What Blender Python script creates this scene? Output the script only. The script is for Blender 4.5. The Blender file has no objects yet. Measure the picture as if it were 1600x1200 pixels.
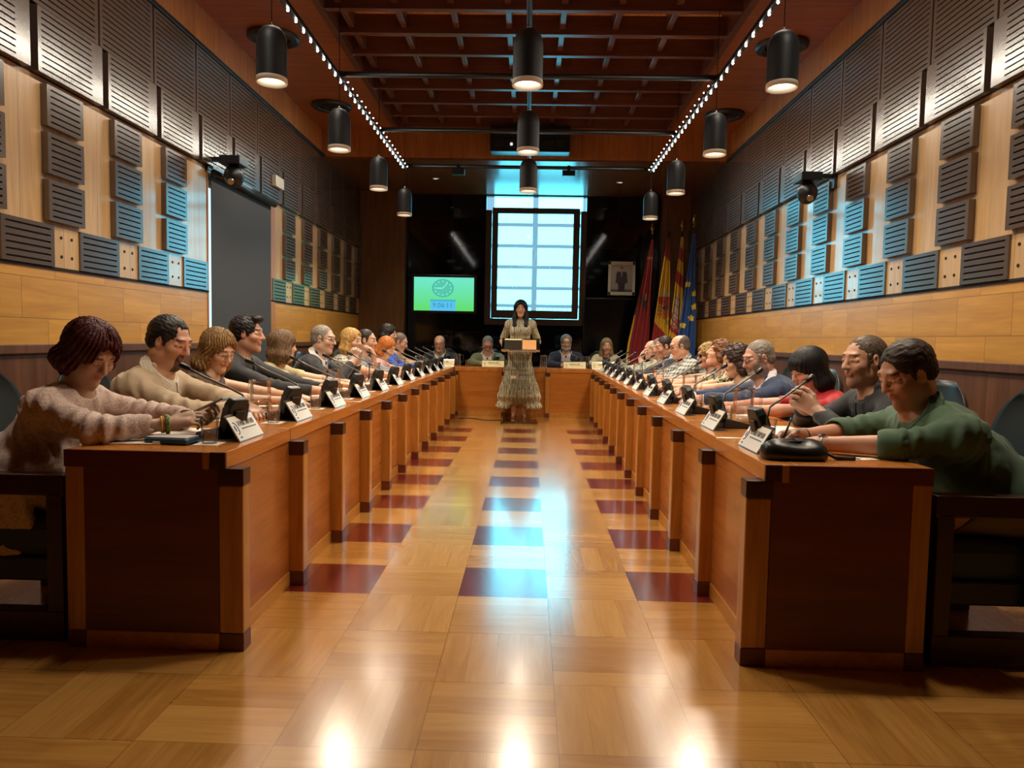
import bpy, bmesh, math, random
import numpy as np
from mathutils import Vector, Matrix
random.seed(7)
SC = bpy.context.scene
COL = SC.collection
PI = math.pi

# ------------------------------------------------------------------ camera
H = 1.234
F_PX = 1112.8
YAW, PITCH, ROLL = 0.0225, 0.0627, 0.0189
def _ray(a, b):
    c, s = math.cos(ROLL), math.sin(ROLL)
    u = c*a + s*b; w = -s*a + c*b
    X, Yc, Z = u, 1.0, -w
    c, s = math.cos(PITCH), math.sin(PITCH)
    Y = c*Yc + s*Z; z = -s*Yc + c*Z
    c, s = math.cos(YAW), math.sin(YAW)
    return Vector((c*X - s*Y, s*X + c*Y, z))
fw = _ray(0, 0).normalized()
rt = (_ray(1, 0) - _ray(0, 0)).normalized()
up = (_ray(0, -1) - _ray(0, 0)).normalized()
cd = bpy.data.cameras.new('camera'); cam = bpy.data.objects.new('camera', cd); COL.objects.link(cam)
m = Matrix.Identity(4)
for i in range(3):
    m[i][0] = rt[i]; m[i][1] = up[i]; m[i][2] = -fw[i]
m.translation = Vector((0, 0, H))
cam.matrix_world = m
cd.sensor_width = 36; cd.lens = 36*F_PX/1600; cd.clip_end = 200; cd.clip_start = 0.02
SC.camera = cam

# ------------------------------------------------------------------ world and exposure
w = bpy.data.worlds.new('world'); SC.world = w; w.use_nodes = True
w.node_tree.nodes['Background'].inputs[0].default_value = (0.30, 0.62, 0.85, 1)
w.node_tree.nodes['Background'].inputs[1].default_value = 1.0
SC.view_settings.view_transform = 'Standard'; SC.view_settings.look = 'None'
SC.view_settings.gamma = 1; SC.view_settings.use_curve_mapping = False
SC.view_settings.exposure = 0.06
SC.cycles.max_bounces = 8; SC.cycles.transparent_max_bounces = 24
SC.cycles.sample_clamp_indirect = 4.0
SC.cycles.use_denoising = True
SC.cycles.caustics_reflective = False; SC.cycles.caustics_refractive = False

WARM = (1.0, 0.84, 0.64)
PEND_W = 100.0          # watts of each pendant lamp
LED_W = 13.0            # watts of each LED strip section
WIN_GAIN = 12.0

# room frame
XL, XR, YB, YF = -3.17, 2.92, 13.4, -2.6
ZC = 4.32
TABLE = 0.78
U = 0.745
Y0 = 2.68

# ------------------------------------------------------------------ tagging
def tag(o, label=None, cat=None, group=None, kind=None):
    if label: o['label'] = label
    if cat: o['category'] = cat
    if group: o['group'] = group
    if kind: o['kind'] = kind
    return o
def empty(name, loc=(0, 0, 0), rz=0, label=None, cat=None, group=None, parent=None):
    o = bpy.data.objects.new(name, None); COL.objects.link(o)
    o.location = loc; o.rotation_euler = (0, 0, rz); o.empty_display_size = 0.1
    if parent: o.parent = parent
    return tag(o, label, cat, group)
def children(o): return [c for c in bpy.data.objects if c.parent == o]
KIDS = {}
def copy_tree(o, parent=None):
    c = o.copy(); COL.objects.link(c)
    if parent: c.parent = parent
    for ch in list(KIDS.get(o.name, [])):
        d = copy_tree(ch, c)
        KIDS.setdefault(c.name, []).append(d)
    return c
def reg(child, parent):
    child.parent = parent
    KIDS.setdefault(parent.name, []).append(child)

# ------------------------------------------------------------------ mesh builder
class MB:
    def __init__(self): self.v = []; self.f = []; self.mi = []; self.cur = 0; self.sm = []
        
    def mat(self, i): self.cur = i; return self
    def add(self, vs, fs, smooth=False):
        n = len(self.v); self.v += [tuple(p) for p in vs]
        for f in fs: self.f.append(tuple(n+i for i in f)); self.mi.append(self.cur); self.sm.append(smooth)
        return self
    def box(self, x0, x1, y0, y1, z0, z1, M=None):
        if x0 > x1: x0, x1 = x1, x0
        vs = [Vector((x, y, z)) for x in (x0, x1) for y in (y0, y1) for z in (z0, z1)]
        if M is not None: vs = [M @ v for v in vs]
        return self.add(vs, [(0,1,3,2),(4,6,7,5),(0,4,5,1),(2,3,7,6),(0,2,6,4),(1,5,7,3)])
    def cyl(self, a, b, r, r2=None, n=16, caps=True):
        a = Vector(a); b = Vector(b); d = (b-a).normalized(); r2 = r if r2 is None else r2
        x = d.orthogonal().normalized(); y = d.cross(x)
        vs = []
        for p, q in ((a, r), (b, r2)):
            for i in range(n):
                t = 2*PI*i/n; vs.append(p + (x*math.cos(t)+y*math.sin(t))*q)
        self.add(vs, [(i, (i+1) % n, n+(i+1) % n, n+i) for i in range(n)], True)
        if caps:
            self.add(vs[:n], [tuple(range(n))[::-1]]); self.add(vs[n:], [tuple(range(n))])
        return self
    def lathe(self, prof, c=(0, 0, 0), n=24, close=False):
        c = Vector(c); vs = []; k = len(prof)
        for i in range(n):
            t = 2*PI*i/n
            for r, z in prof: vs.append(c + Vector((r*math.cos(t), r*math.sin(t), z)))
        fs = []
        for i in range(n):
            j = (i+1) % n
            for q in range(k-1): fs.append((i*k+q, j*k+q, j*k+q+1, i*k+q+1))
        return self.add(vs, fs, True)
    def tube(self, pts, r, n=8, closed=False):
        pts = [Vector(p) for p in pts]; N = len(pts); rs = r if hasattr(r, '__len__') else [r]*N
        vs = []; prev = None
        for i, p in enumerate(pts):
            if closed: d = pts[(i+1) % N]-pts[i-1]
            else: d = pts[min(i+1, N-1)]-pts[max(i-1, 0)]
            d.normalize()
            x = d.orthogonal().normalized() if prev is None else (prev - d*prev.dot(d)).normalized()
            prev = x; y = d.cross(x)
            for k in range(n):
                t = 2*PI*k/n; vs.append(p+(x*math.cos(t)+y*math.sin(t))*rs[i])
        fs = []
        for i in range(N if closed else N-1):
            j = (i+1) % N
            for k in range(n): fs.append((i*n+k, i*n+(k+1) % n, j*n+(k+1) % n, j*n+k))
        self.add(vs, fs, True)
        if not closed:
            self.add(vs[:n], [tuple(range(n))[::-1]]); self.add(vs[-n:], [tuple(range(n))])
        return self
    def sphere(self, c, r, n=12, m=8, sc=(1, 1, 1)):
        prof = [(r*math.sin(PI*i/m), -r*math.cos(PI*i/m)) for i in range(m+1)]
        c = Vector(c); vs = []
        for i in range(n):
            t = 2*PI*i/n
            for q, z in prof: vs.append(c+Vector((q*math.cos(t)*sc[0], q*math.sin(t)*sc[1], z*sc[2])))
        k = m+1
        return self.add(vs, [(i*k+q, ((i+1) % n)*k+q, ((i+1) % n)*k+q+1, i*k+q+1) for i in range(n) for q in range(m)], True)
    def mesh(self, name):
        me = bpy.data.meshes.new(name); me.from_pydata(self.v, [], self.f)
        me.polygons.foreach_set('material_index', self.mi); me.polygons.foreach_set('use_smooth', self.sm)
        me.update(); return me
    def build(self, name, mats, parent=None, bev=0, loc=None, label=None):
        me = self.mesh(name)
        bm = bmesh.new(); bm.from_mesh(me); bmesh.ops.remove_doubles(bm, verts=bm.verts, dist=1e-5)
        bmesh.ops.recalc_face_normals(bm, faces=bm.faces); bm.to_mesh(me); bm.free()
        for m_ in (mats if isinstance(mats, (list, tuple)) else [mats]): me.materials.append(m_)
        o = bpy.data.objects.new(name, me); COL.objects.link(o)
        if loc: o.location = loc
        if parent: reg(o, parent)
        if bev:
            b = o.modifiers.new('bevel', 'BEVEL'); b.width = bev; b.segments = 2; b.limit_method = 'ANGLE'; b.angle_limit = 0.7
        if label: o['label'] = label
        return o

# ------------------------------------------------------------------ materials
class NT:
    def __init__(self, name):
        self.m = bpy.data.materials.new(name); self.m.use_nodes = True
        self.t = self.m.node_tree; self.t.nodes.clear()
        self.out = self.n('ShaderNodeOutputMaterial')
    def n(self, typ, **kw):
        x = self.t.nodes.new(typ)
        for k, v in kw.items(): setattr(x, k, v)
        return x
    def l(self, a, b): self.t.links.new(a, b)
    def set(self, sock, v):
        if isinstance(v, bpy.types.NodeSocket): self.l(v, sock)
        else: sock.default_value = v
    def math(self, op, a, b=0.0, c=0.0):
        x = self.n('ShaderNodeMath', operation=op)
        self.set(x.inputs[0], a); self.set(x.inputs[1], b); self.set(x.inputs[2], c); return x.outputs[0]
    def mix(self, f, a, b):
        x = self.n('ShaderNodeMix', data_type='RGBA')
        self.set(x.inputs[0], f); self.set(x.inputs[6], c4(a)); self.set(x.inputs[7], c4(b)); return x.outputs[2]
    def pos(self): return self.n('ShaderNodeNewGeometry').outputs['Position']
    def objc(self): return self.n('ShaderNodeTexCoord').outputs['Object']
    def xyz(self, v):
        x = self.n('ShaderNodeSeparateXYZ'); self.l(v, x.inputs[0]); return x.outputs
    def comb(self, a, b, c):
        x = self.n('ShaderNodeCombineXYZ')
        for i, q in enumerate((a, b, c)): self.set(x.inputs[i], q)
        return x.outputs[0]
    def mapping(self, v, scale=(1, 1, 1), rot=(0, 0, 0), loc=(0, 0, 0)):
        x = self.n('ShaderNodeMapping'); self.l(v, x.inputs[0])
        x.inputs['Scale'].default_value = scale; x.inputs['Rotation'].default_value = rot; x.inputs['Location'].default_value = loc
        return x.outputs[0]
    def noise(self, v, scale=5, detail=4, rough=.55, dist=0):
        x = self.n('ShaderNodeTexNoise'); self.l(v, x.inputs['Vector'])
        x.inputs['Scale'].default_value = scale; x.inputs['Detail'].default_value = detail
        x.inputs['Roughness'].default_value = rough; x.inputs['Distortion'].default_value = dist
        return x.outputs['Fac']
    def white(self, v):
        x = self.n('ShaderNodeTexWhiteNoise'); self.l(v, x.inputs['Vector']); return x.outputs['Value']
    def ramp(self, f, stops):
        x = self.n('ShaderNodeValToRGB'); self.set(x.inputs[0], f)
        e = x.color_ramp.elements
        while len(e) < len(stops): e.new(0.5)
        for i, (p, c) in enumerate(stops): e[i].position = p; e[i].color = c4(c)
        return x.outputs[0]
    def bsdf(self, color, rough=.5, metal=0, coat=0, coat_r=.1, bump=None, bstr=.1, spec=None, bdist=.01, **kw):
        x = self.n('ShaderNodeBsdfPrincipled')
        self.set(x.inputs['Base Color'], c4(color)); self.set(x.inputs['Roughness'], rough)
        x.inputs['Metallic'].default_value = metal; x.inputs['Coat Weight'].default_value = coat
        x.inputs['Coat Roughness'].default_value = coat_r
        if spec is not None: x.inputs['Specular IOR Level'].default_value = spec
        for k, v in kw.items(): self.set(x.inputs[k.replace('_', ' ')], v)
        if bump is not None:
            b = self.n('ShaderNodeBump'); b.inputs['Strength'].default_value = bstr; b.inputs['Distance'].default_value = bdist
            self.l(bump, b.inputs['Height']); self.l(b.outputs[0], x.inputs['Normal'])
        self.l(x.outputs[0], self.out.inputs[0]); return self.m
def c4(c):
    if isinstance(c, bpy.types.NodeSocket): return c
    return tuple(c) if len(c) == 4 else tuple(c)+(1.0,)
def rgb(h):
    h = h.lstrip('#'); r = [int(h[i:i+2], 16)/255 for i in (0, 2, 4)]
    return tuple(((x+.055)/1.055)**2.4 if x > .04 else x/12.92 for x in r)
def plain(name, col, rough=.5, metal=0, **kw): return NT(name).bsdf(col, rough, metal, **kw)
def emis(name, col, s):
    n = NT(name); e = n.n('ShaderNodeEmission'); n.set(e.inputs[0], c4(col)); e.inputs[1].default_value = s
    n.l(e.outputs[0], n.out.inputs[0]); return n.m
def wood(name, c1, c2, axis='y', scale=1.0, rough=.35, coat=0, seams=None, var=.0, bstr=.05):
    """grain stretched along one world axis; seams = (axisA, sizeA, axisB, sizeB) veneer sheets"""
    n = NT(name); p = n.pos(); X = n.xyz(p)
    k = {'x': (1.2, 16, 16), 'y': (16, 1.2, 16), 'z': (16, 16, 1.2)}[axis]
    off = None; seamf = None
    if seams:
        a, sa, b, sb, stag = seams
        ia = n.math('FLOOR', n.math('DIVIDE', X['xyz'.index(a)], sa))
        ub = n.math('ADD', n.math('DIVIDE', X['xyz'.index(b)], sb), n.math('MULTIPLY', ia, stag))
        ib = n.math('FLOOR', ub)
        off = n.white(n.comb(ia, ib, 3.3))
        fa = n.math('FRACT', n.math('DIVIDE', X['xyz'.index(a)], sa)); fb = n.math('FRACT', ub)
        wa = .0035/sa; wb = .0035/sb
        s1 = n.math('LESS_THAN', fa, wa); s2 = n.math('LESS_THAN', fb, wb)
        seamf = n.math('MAXIMUM', s1, s2)
        v = n.comb(n.math('ADD', X[0], n.math('MULTIPLY', off, 7.1)), n.math('ADD', X[1], n.math('MULTIPLY', off, 5.3)), n.math('ADD', X[2], n.math('MULTIPLY', off, 9.7)))
    else: v = p
    vm = n.mapping(v, scale=tuple(q*scale for q in k))
    g = n.noise(vm, 1.0, 5, .6, .8)
    g2 = n.noise(n.mapping(v, scale=tuple(q*scale*6 for q in k)), 1.0, 2, .5)
    f = n.math('ADD', n.math('MULTIPLY', g, .75), n.math('MULTIPLY', g2, .25))
    col = n.ramp(f, [(.33, c1), (.5, tuple((a_+b_)/2 for a_, b_ in zip(c1, c2))), (.66, c2)])
    if off is not None and var:
        h = n.n('ShaderNodeHueSaturation'); n.l(col, h.inputs['Color'])
        n.l(n.math('ADD', 1-var/2, n.math('MULTIPLY', off, var)), h.inputs['Value']); col = h.outputs[0]
    if seamf is not None: col = n.mix(seamf, col, tuple(x*.35 for x in c1))
    return n.bsdf(col, rough, coat=coat, bump=g2, bstr=bstr, bdist=.002)

M = {}
M['maple'] = wood('golden_veneer', rgb('#a97631'), rgb('#c99443'), 'y', .55, .34, seams=('z', .262, 'y', .56, .43), var=.16)
M['oak'] = wood('pale_oak_veneer', rgb('#ab8658'), rgb('#c4a073'), 'z', .9, .30, coat=.6, seams=('y', .4, 'z', 9.0, 0), var=.05)
M['redwood'] = wood('reddish_oak', rgb('#8f5a32'), rgb('#b57a46'), 'z', .9, .38, seams=('y', .75, 'z', 9.0, 0), var=.12)
M['redceil'] = wood('reddish_oak_ceiling', rgb('#80492a'), rgb('#a4653b'), 'x', .9, .38, seams=('y', .75, 'x', 9.0, 0), var=.12)
M['redwood_x'] = wood('reddish_oak_front', rgb('#8f5830'), rgb('#b87842'), 'z', .9, .38, seams=('x', .52, 'z', 9.0, 0), var=.14)
M['backceil'] = wood('dark_oak_ceiling', rgb('#5d3a22'), rgb('#78502f'), 'y', .9, .22, seams=('x', .82, 'y', 1.2, .0), var=.14)
M['column'] = wood('dark_oak_column', rgb('#5f4024'), rgb('#7b5733'), 'z', .9, .35, seams=('z', 1.35, 'x', 9.0, 0), var=.1)
M['wainscot'] = wood('brown_wainscot', rgb('#4a2b19'), rgb('#66402a'), 'z', .8, .4, seams=('y', .92, 'z', 9.0, 0), var=.12)
M['beam'] = wood('mahogany_beam', rgb('#523028'), rgb('#6c4537'), 'x', .8, .33)
M['deck'] = wood('ceiling_plank', rgb('#cf8f4c'), rgb('#e8b06a'), 'y', .8, .4, seams=('x', .13, 'y', 2.0, .3), var=.2)
M['desktop'] = wood('cherry_top', rgb('#a9652a'), rgb('#c8823c'), 'y', .9, .22, coat=.3)
M['cherry'] = wood('cherry_panel', rgb('#905423'), rgb('#af6c32'), 'y', .6, .26, coat=.2)
M['cherry_x'] = wood('cherry_panel_front', rgb('#9c5a1e'), rgb('#bb742d'), 'x', .6, .3, coat=.2)
M['endred'] = wood('mahogany_end', rgb('#55261a'), rgb('#6b3018'), 'x', .6, .35)
M['oakpost'] = wood('oak_post', rgb('#9a6426'), rgb('#bd8338'), 'z', 1.2, .3, coat=.2)
M['oakrail'] = wood('oak_rail', rgb('#a16c2a'), rgb('#c2893c'), 'y', 1.2, .3)
M['capwood'] = plain('dark_bronze_cap', rgb('#4a2c1a'), .3, .3)
M['slat'] = NT('taupe_metal_panel').bsdf(rgb('#524034'), .22, 0.0, IOR=2.0)
M['slatback'] = plain('panel_groove_dark', rgb('#120d0a'), .8)
M['gap'] = plain('shadow_gap_black', rgb('#0b0705'), .9)
M['black'] = plain('black_plastic', rgb('#141416'), .35)
M['blackmetal'] = plain('black_painted_metal', rgb('#17181b'), .38, spec=.6)
M['pendmetal'] = plain('graphite_lamp_metal', rgb('#1b1d20'), .5)
M['glossblack'] = plain('polished_black_panel', rgb('#070708'), .06)
M['wallframe'] = plain('black_joint', rgb('#020202'), .5)
M['steel'] = plain('brushed_steel', rgb('#b9b9b6'), .25, 1)
M['neck'] = plain('gooseneck_metal', rgb('#77756f'), .4, .8)
M['chrome'] = plain('chrome', rgb('#d8d8d8'), .12, 1)
M['gold'] = plain('brass_finial', rgb('#c9a24a'), .22, 1)
M['white'] = plain('white_matte', rgb('#e6e4de'), .6)
M['paper'] = plain('white_paper', rgb('#f0ece2'), .7)
M['card'] = plain('name_card', rgb('#ece8de'), .45)
M['cardy'] = plain('cream_name_card', rgb('#efe2ab'), .45)
M['ink'] = plain('black_ink', rgb('#5a544e'), .6)
M['inkblue'] = plain('blue_crest_ink', rgb('#4c5f93'), .6)
M['leather'] = NT('dark_teal_leather'); _n = M['leather']
M['leather'] = _n.bsdf(rgb('#1d2a2e'), .38, bump=_n.noise(_n.objc(), 90, 3), bstr=.15, bdist=.002)
M['mahog'] = wood('mahogany_chair', rgb('#2c110b'), rgb('#3f1a10'), 'y', 1, .3)
M['blind'] = plain('charcoal_blind_fabric', rgb('#37373a'), .75)
M['winframe'] = wood('window_brown', rgb('#3c2820'), rgb('#4d352b'), 'z', 1, .35)
def clear(name, tint=(1, 1, 1), rough=.02, fac=1.0, body=0.0, ior=1.45):
    n = NT(name); t = n.n('ShaderNodeBsdfTransparent'); n.set(t.inputs[0], c4(tint))
    g = n.n('ShaderNodeBsdfGlossy'); g.inputs['Roughness'].default_value = rough
    lw = n.n('ShaderNodeFresnel'); lw.inputs[0].default_value = ior
    f = n.math('ADD', n.math('MULTIPLY', lw.outputs[0], fac), body)
    x = n.n('ShaderNodeMixShader'); n.set(x.inputs[0], f); n.l(t.outputs[0], x.inputs[1]); n.l(g.outputs[0], x.inputs[2])
    n.l(x.outputs[0], n.out.inputs[0]); return n.m
M['glass'] = clear('drinking_glass', (.975, .985, .985), fac=.7, body=.085, rough=.06)
M['acrylic'] = clear('clear_acrylic', (.93, .93, .92), fac=1.2, body=.03)
def watermat():
    n = NT('water'); return n.bsdf((.93, .97, .97), .02, Transmission_Weight=1.0, IOR=1.33)
M['water'] = clear('water', (.96, .98, .98), fac=.6, body=.06, ior=1.33)

def floor_mat():
    n = NT('parquet_floor'); X = n.xyz(n.pos())
    t = .4284
    a = n.math('DIVIDE', n.math('ADD', X[0], .3159), t); b = n.math('DIVIDE', n.math('SUBTRACT', X[1], 3.3397), t)
    i = n.math('FLOOR', a); j = n.math('FLOOR', b); fa = n.math('FRACT', a); fb = n.math('FRACT', b)
    odd = n.math('ABSOLUTE', n.math('MODULO', n.math('ADD', i, j), 2.0))
    odd = n.math('GREATER_THAN', odd, .5)
    # odd -> planks run along x (strips stacked in y)
    st = n.math('ADD', n.math('MULTIPLY', odd, fb), n.math('MULTIPLY', n.math('SUBTRACT', 1.0, odd), fa))
    k = n.math('FLOOR', n.math('MULTIPLY', st, 4.0)); fk = n.math('FRACT', n.math('MULTIPLY', st, 4.0))
    wn = n.white(n.comb(i, j, k))
    gx = n.comb(n.math('MULTIPLY', X[0], 2.5), n.math('MULTIPLY', X[1], 26), n.math('MULTIPLY', wn, 31))
    gy = n.comb(n.math('MULTIPLY', X[0], 26), n.math('MULTIPLY', X[1], 2.5), n.math('MULTIPLY', wn, 31))
    mv = n.n('ShaderNodeMix', data_type='VECTOR'); n.l(odd, mv.inputs[0]); n.l(gy, mv.inputs[4]); n.l(gx, mv.inputs[5])
    g = n.noise(mv.outputs[1], 1.0, 6, .6, 1.2)
    f = n.math('ADD', n.math('MULTIPLY', g, .72), n.math('MULTIPLY', wn, .28))
    oak = n.ramp(f, [(.25, rgb('#a87332')), (.5, rgb('#bd8842')), (.78, rgb('#cf9c54'))])
    red = n.ramp(f, [(.25, rgb('#4c1212')), (.55, rgb('#6e1f1b')), (.8, rgb('#84302a'))])
    ei = n.math('LESS_THAN', n.math('ABSOLUTE', n.math('MODULO', i, 2.0)), .5)
    ej = n.math('LESS_THAN', n.math('ABSOLUTE', n.math('MODULO', j, 2.0)), .5)
    rr = n.math('MULTIPLY', n.math('MULTIPLY', ei, ej), n.math('MULTIPLY', n.math('GREATER_THAN', j, -.5), n.math('LESS_THAN', j, 15.5)))
    rr = n.math('MULTIPLY', rr, n.math('LESS_THAN', n.math('ABSOLUTE', i), 2.5))
    col = n.mix(rr, oak, red)
    e = .008
    s = n.math('MAXIMUM', n.math('LESS_THAN', fa, e), n.math('LESS_THAN', fb, e))
    s2 = n.math('LESS_THAN', fk, .018)
    sm = n.math('MAXIMUM', n.math('MULTIPLY', s, .5), n.math('MULTIPLY', s2, .35))
    col = n.mix(sm, col, rgb('#5a3514'))
    rn = n.noise(n.mapping(n.pos(), scale=(3, 3, 3)), 1.0, 4, .6)
    ro = n.math('ADD', .17, n.math('MULTIPLY', rn, .12))
    return n.bsdf(col, ro, coat=1.0, coat_r=.15, Coat_IOR=2.3, bump=n.math('SUBTRACT', g, n.math('MULTIPLY', s, .6)), bstr=.03, bdist=.002)
M['floor'] = floor_mat()
# ------------------------------------------------------------------ setting
def struct(name, mb, mats, bev=0, parent=None):
    o = mb.build(name, mats, parent, bev)
    if not parent: o['kind'] = 'structure'
    return o
struct('floor', MB().box(XL-.6, XR+.3, YF, YB+.8, -.08, 0), M['floor'])
WZ = [0, 1.10, 1.15, 1.652, 1.926, 2.855, 3.276, 3.93]
OPEN = (6.99, 8.66)      # opening in the left wall
def wall_shell(name, side, opening=None):
    x = XL if side < 0 else XR
    o = side
    segs = [(YF, YB)] if not opening else [(YF, opening[0]), (opening[1], YB)]
    mb = MB()
    for a, b in segs:
        mb.mat(0).box(x, x+o*.25, a, b, 0, 1.10)
        mb.mat(1).box(x, x+o*.25, a, b, 1.10, 1.652)
        mb.mat(2).box(x, x+o*.25, a, b, 1.652, 2.855)
    mb.mat(3).box(x, x+o*.25, YF, YB, 2.855, 3.93)
    mb.mat(4).box(x+o*.0, x+o*.25, YF, YB, 3.93, ZC+.0)
    w_ = struct(name, mb, [M['wainscot'], M['maple'], M['oak'], M['gap'], M['redwood']])
    # rails
    for a, b in segs:
        r = MB().box(x-o*.025, x+o*.01, a, b, 1.085, 1.145).build('chair_rail', M['wainscot'], w_, .006)
        r = MB().box(x-o*.012, x+o*.01, a, b, 1.640, 1.656).build('groove_strip', M['gap'], w_)
        r = MB().box(x-o*.012, x+o*.01, a, b, 0, .12).build('skirting', M['wainscot'], w_)
    MB().box(x-o*.05, x+o*.01, YF, YB, 3.915, 3.955).build('cornice_strip', M['blackmetal'], w_, .004)
    return w_
wl = wall_shell('wall_left', -1, OPEN)
wr = wall_shell('wall_right', 1)
_slat = {}
def slat_mesh(side, Ly, Lz, th, nslot, plainside=0.0, margin=.035):
    """panel in the wall plane: y 0..Ly, z 0..Lz, sticking th into the room, with real slots"""
    key = (side, round(Ly, 3), round(Lz, 3), th, nslot, plainside)
    if key in _slat: return _slat[key]
    mb = MB(); s = -side
    x0, x1 = 0, s*th; xg = s*(th-.012)
    mb.mat(1).box(x0, xg, .002, Ly-.002, .002, Lz-.002)
    mb.mat(0)
    ya, yb = margin, Ly-margin-plainside
    if side > 0: ya, yb = margin, Ly-margin-plainside
    mb.box(x0, x1, 0, ya, 0, Lz); mb.box(x0, x1, yb, Ly, 0, Lz)
    pitch = (Lz-.02)/nslot; sl = pitch*.26
    z = 0
    for i in range(nslot+1):
        z2 = .01+pitch*(i+.5)-sl/2 if i < nslot else Lz
        mb.box(x0, x1, ya, yb, z, z2); z = z2+sl
    me = mb.mesh('slatted_panel'); 
    bm = bmesh.new(); bm.from_mesh(me); bmesh.ops.recalc_face_normals(bm, faces=bm.faces); bm.to_mesh(me); bm.free()
    me.materials.append(M['slat']); me.materials.append(M['slatback'])
    _slat[key] = me; return me
def put(mesh, name, parent, loc):
    o = bpy.data.objects.new(name, mesh); COL.objects.link(o); o.location = loc; reg(o, parent); return o
MOD = .7507
def square_mesh(side, Ly, Lz):
    key = ('sq', side, round(Ly, 3))
    if key in _slat: return _slat[key]
    mb = MB(); s = -side
    mb.mat(0).box(0, s*.008, 0, Ly, 0, Lz)
    mb.mat(1)
    for a in (.32, .72):
        for b in (.28, .75): mb.cyl((s*.007, Ly*a, Lz*b), (s*.012, Ly*a, Lz*b), .011, n=10)
    me = mb.mesh('pale_square'); me.materials.append(M['oak']); me.materials.append(M['gap']); _slat[key] = me; return me
def clad(w_, side, phD, phA, opening=None):
    x = XL if side < 0 else XR; s = -side
    def blocked(a, b): return opening and b > opening[0]-.01 and a < opening[1]+.01
    # two upper rows, continuous above the opening
    for k in range(-9, 14):
        y = phD+k*MOD
        if y > YB-.25 or y+MOD < YF+.3: continue
        L = min(MOD, YB-y)
        if L > .3:
            put(slat_mesh(side, L-.022, .62, .03, 15), 'slatted_panel', w_, (x, y+.011, 3.29))
            put(slat_mesh(side, L-.07, .405, .06, 10, .09), 'slatted_panel', w_, (x, y+.055, 2.862))
    # pale field with stacks of three
    off = -.60 if side < 0 else -.585
    for k in range(-4, 14):
        y = phD+off+k*MOD
        if y < 1.0 or y+.38 > YB or blocked(y, y+.38): continue
        for z in (1.950, 2.252, 2.554):
            put(slat_mesh(side, .375, .262, .045, 6), 'slatted_panel', w_, (x, y, z))
    for k in range(-5, 14):
        y = phA+k*MOD
        if y < .8: continue
        if y+.2737 < YB and not blocked(y, y+.27): put(square_mesh(side, .2737, .27), 'bolted_square', w_, (x, y, 1.655))
        a, b = y+.2737, y+MOD
        if opening:
            if a < opening[0] < b: b = opening[0]
            if a < opening[1] < b: a = opening[1]
            if a >= opening[0]-.01 and b <= opening[1]+.01: continue
        b = min(b, YB)
        if b-a > .12: put(slat_mesh(side, b-a, .27, .022, 6), 'slatted_panel', w_, (x, a, 1.656))
clad(wl, -1, 5.207, 4.6853, OPEN)
clad(wr, 1, 5.4061, 4.9126)
# opening in the left wall: reveal, window strip, blind
rv = MB().mat(0).box(XL-.25, XL-.24, OPEN[0], OPEN[1], 0, 2.855)
rv.box(XL-.25, XL+.012, OPEN[1]-.02, OPEN[1]+.16, 0, 2.80).box(XL-.25, XL+.008, OPEN[0]-.015, OPEN[0]+.004, 0, 2.80)
rv.build('opening_reveal', M['redwood'], wl)
win2 = empty('window_2', (XL-.20, (OPEN[0]+OPEN[1])/2, 0)); win2['kind'] = 'structure'
MB().box(-.01, 0, -.83, .83, .1, 2.75).build('window_pane', emis('daylit_side_pane', (.5, .85, 1), 1.6), win2)
bl = empty('roller_blind', (XL+.02, (OPEN[0]+OPEN[1])/2, 0), label='charcoal roller blind pulled down over the tall opening in the left wall', cat='blind')
MB().box(-.003, .003, -.80, .82, .06, 2.80).build('blind_fabric', M['blind'], bl)
MB().cyl((0.045, -.83, 2.80), (.045, .83, 2.80), .034).build('roller_tube', M['black'], bl)
MB().box(-.008, .012, -.80, .82, .04, .07).build('bottom_bar', M['black'], bl)

# rear and front walls
mb = MB().box(XL-.6, XR+.3, YF-.2, YF, 0, 5.2); struct('wall_front', mb, M['wainscot'])
WX0, WX1, WZ0, WZ1 = -.84, 1.03, 1.50, 3.85
mb = MB()
mb.box(XL-.25, WX0, YB, YB+.12, 0, 5.2).box(WX1, XR+.25, YB, YB+.12, 0, 5.2).box(WX0, WX1, YB, YB+.12, 0, WZ0).box(WX0, WX1, YB, YB+.12, 3.88, 5.2)
wb = struct('wall_back', mb, M['glossblack'])
seam = MB()
for x in (-2.05, -1.45, 1.62, 2.1): seam.box(x-.003, x+.003, YB-.002, YB, 0, 3.9)
for z in (1.35, 2.95): seam.box(XL, WX0, YB-.002, YB, z-.003, z+.003).box(WX1, XR, YB-.002, YB, z-.003, z+.003)
seam.build('panel_joint', M['wallframe'], wb)
for nm, a, b in (('trim_1', XL, -2.32), ('trim_2', 2.39, XR)):
    struct(nm, MB().box(a, b, YB-.22, YB, 0, 3.9), M['column'], .006)
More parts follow.
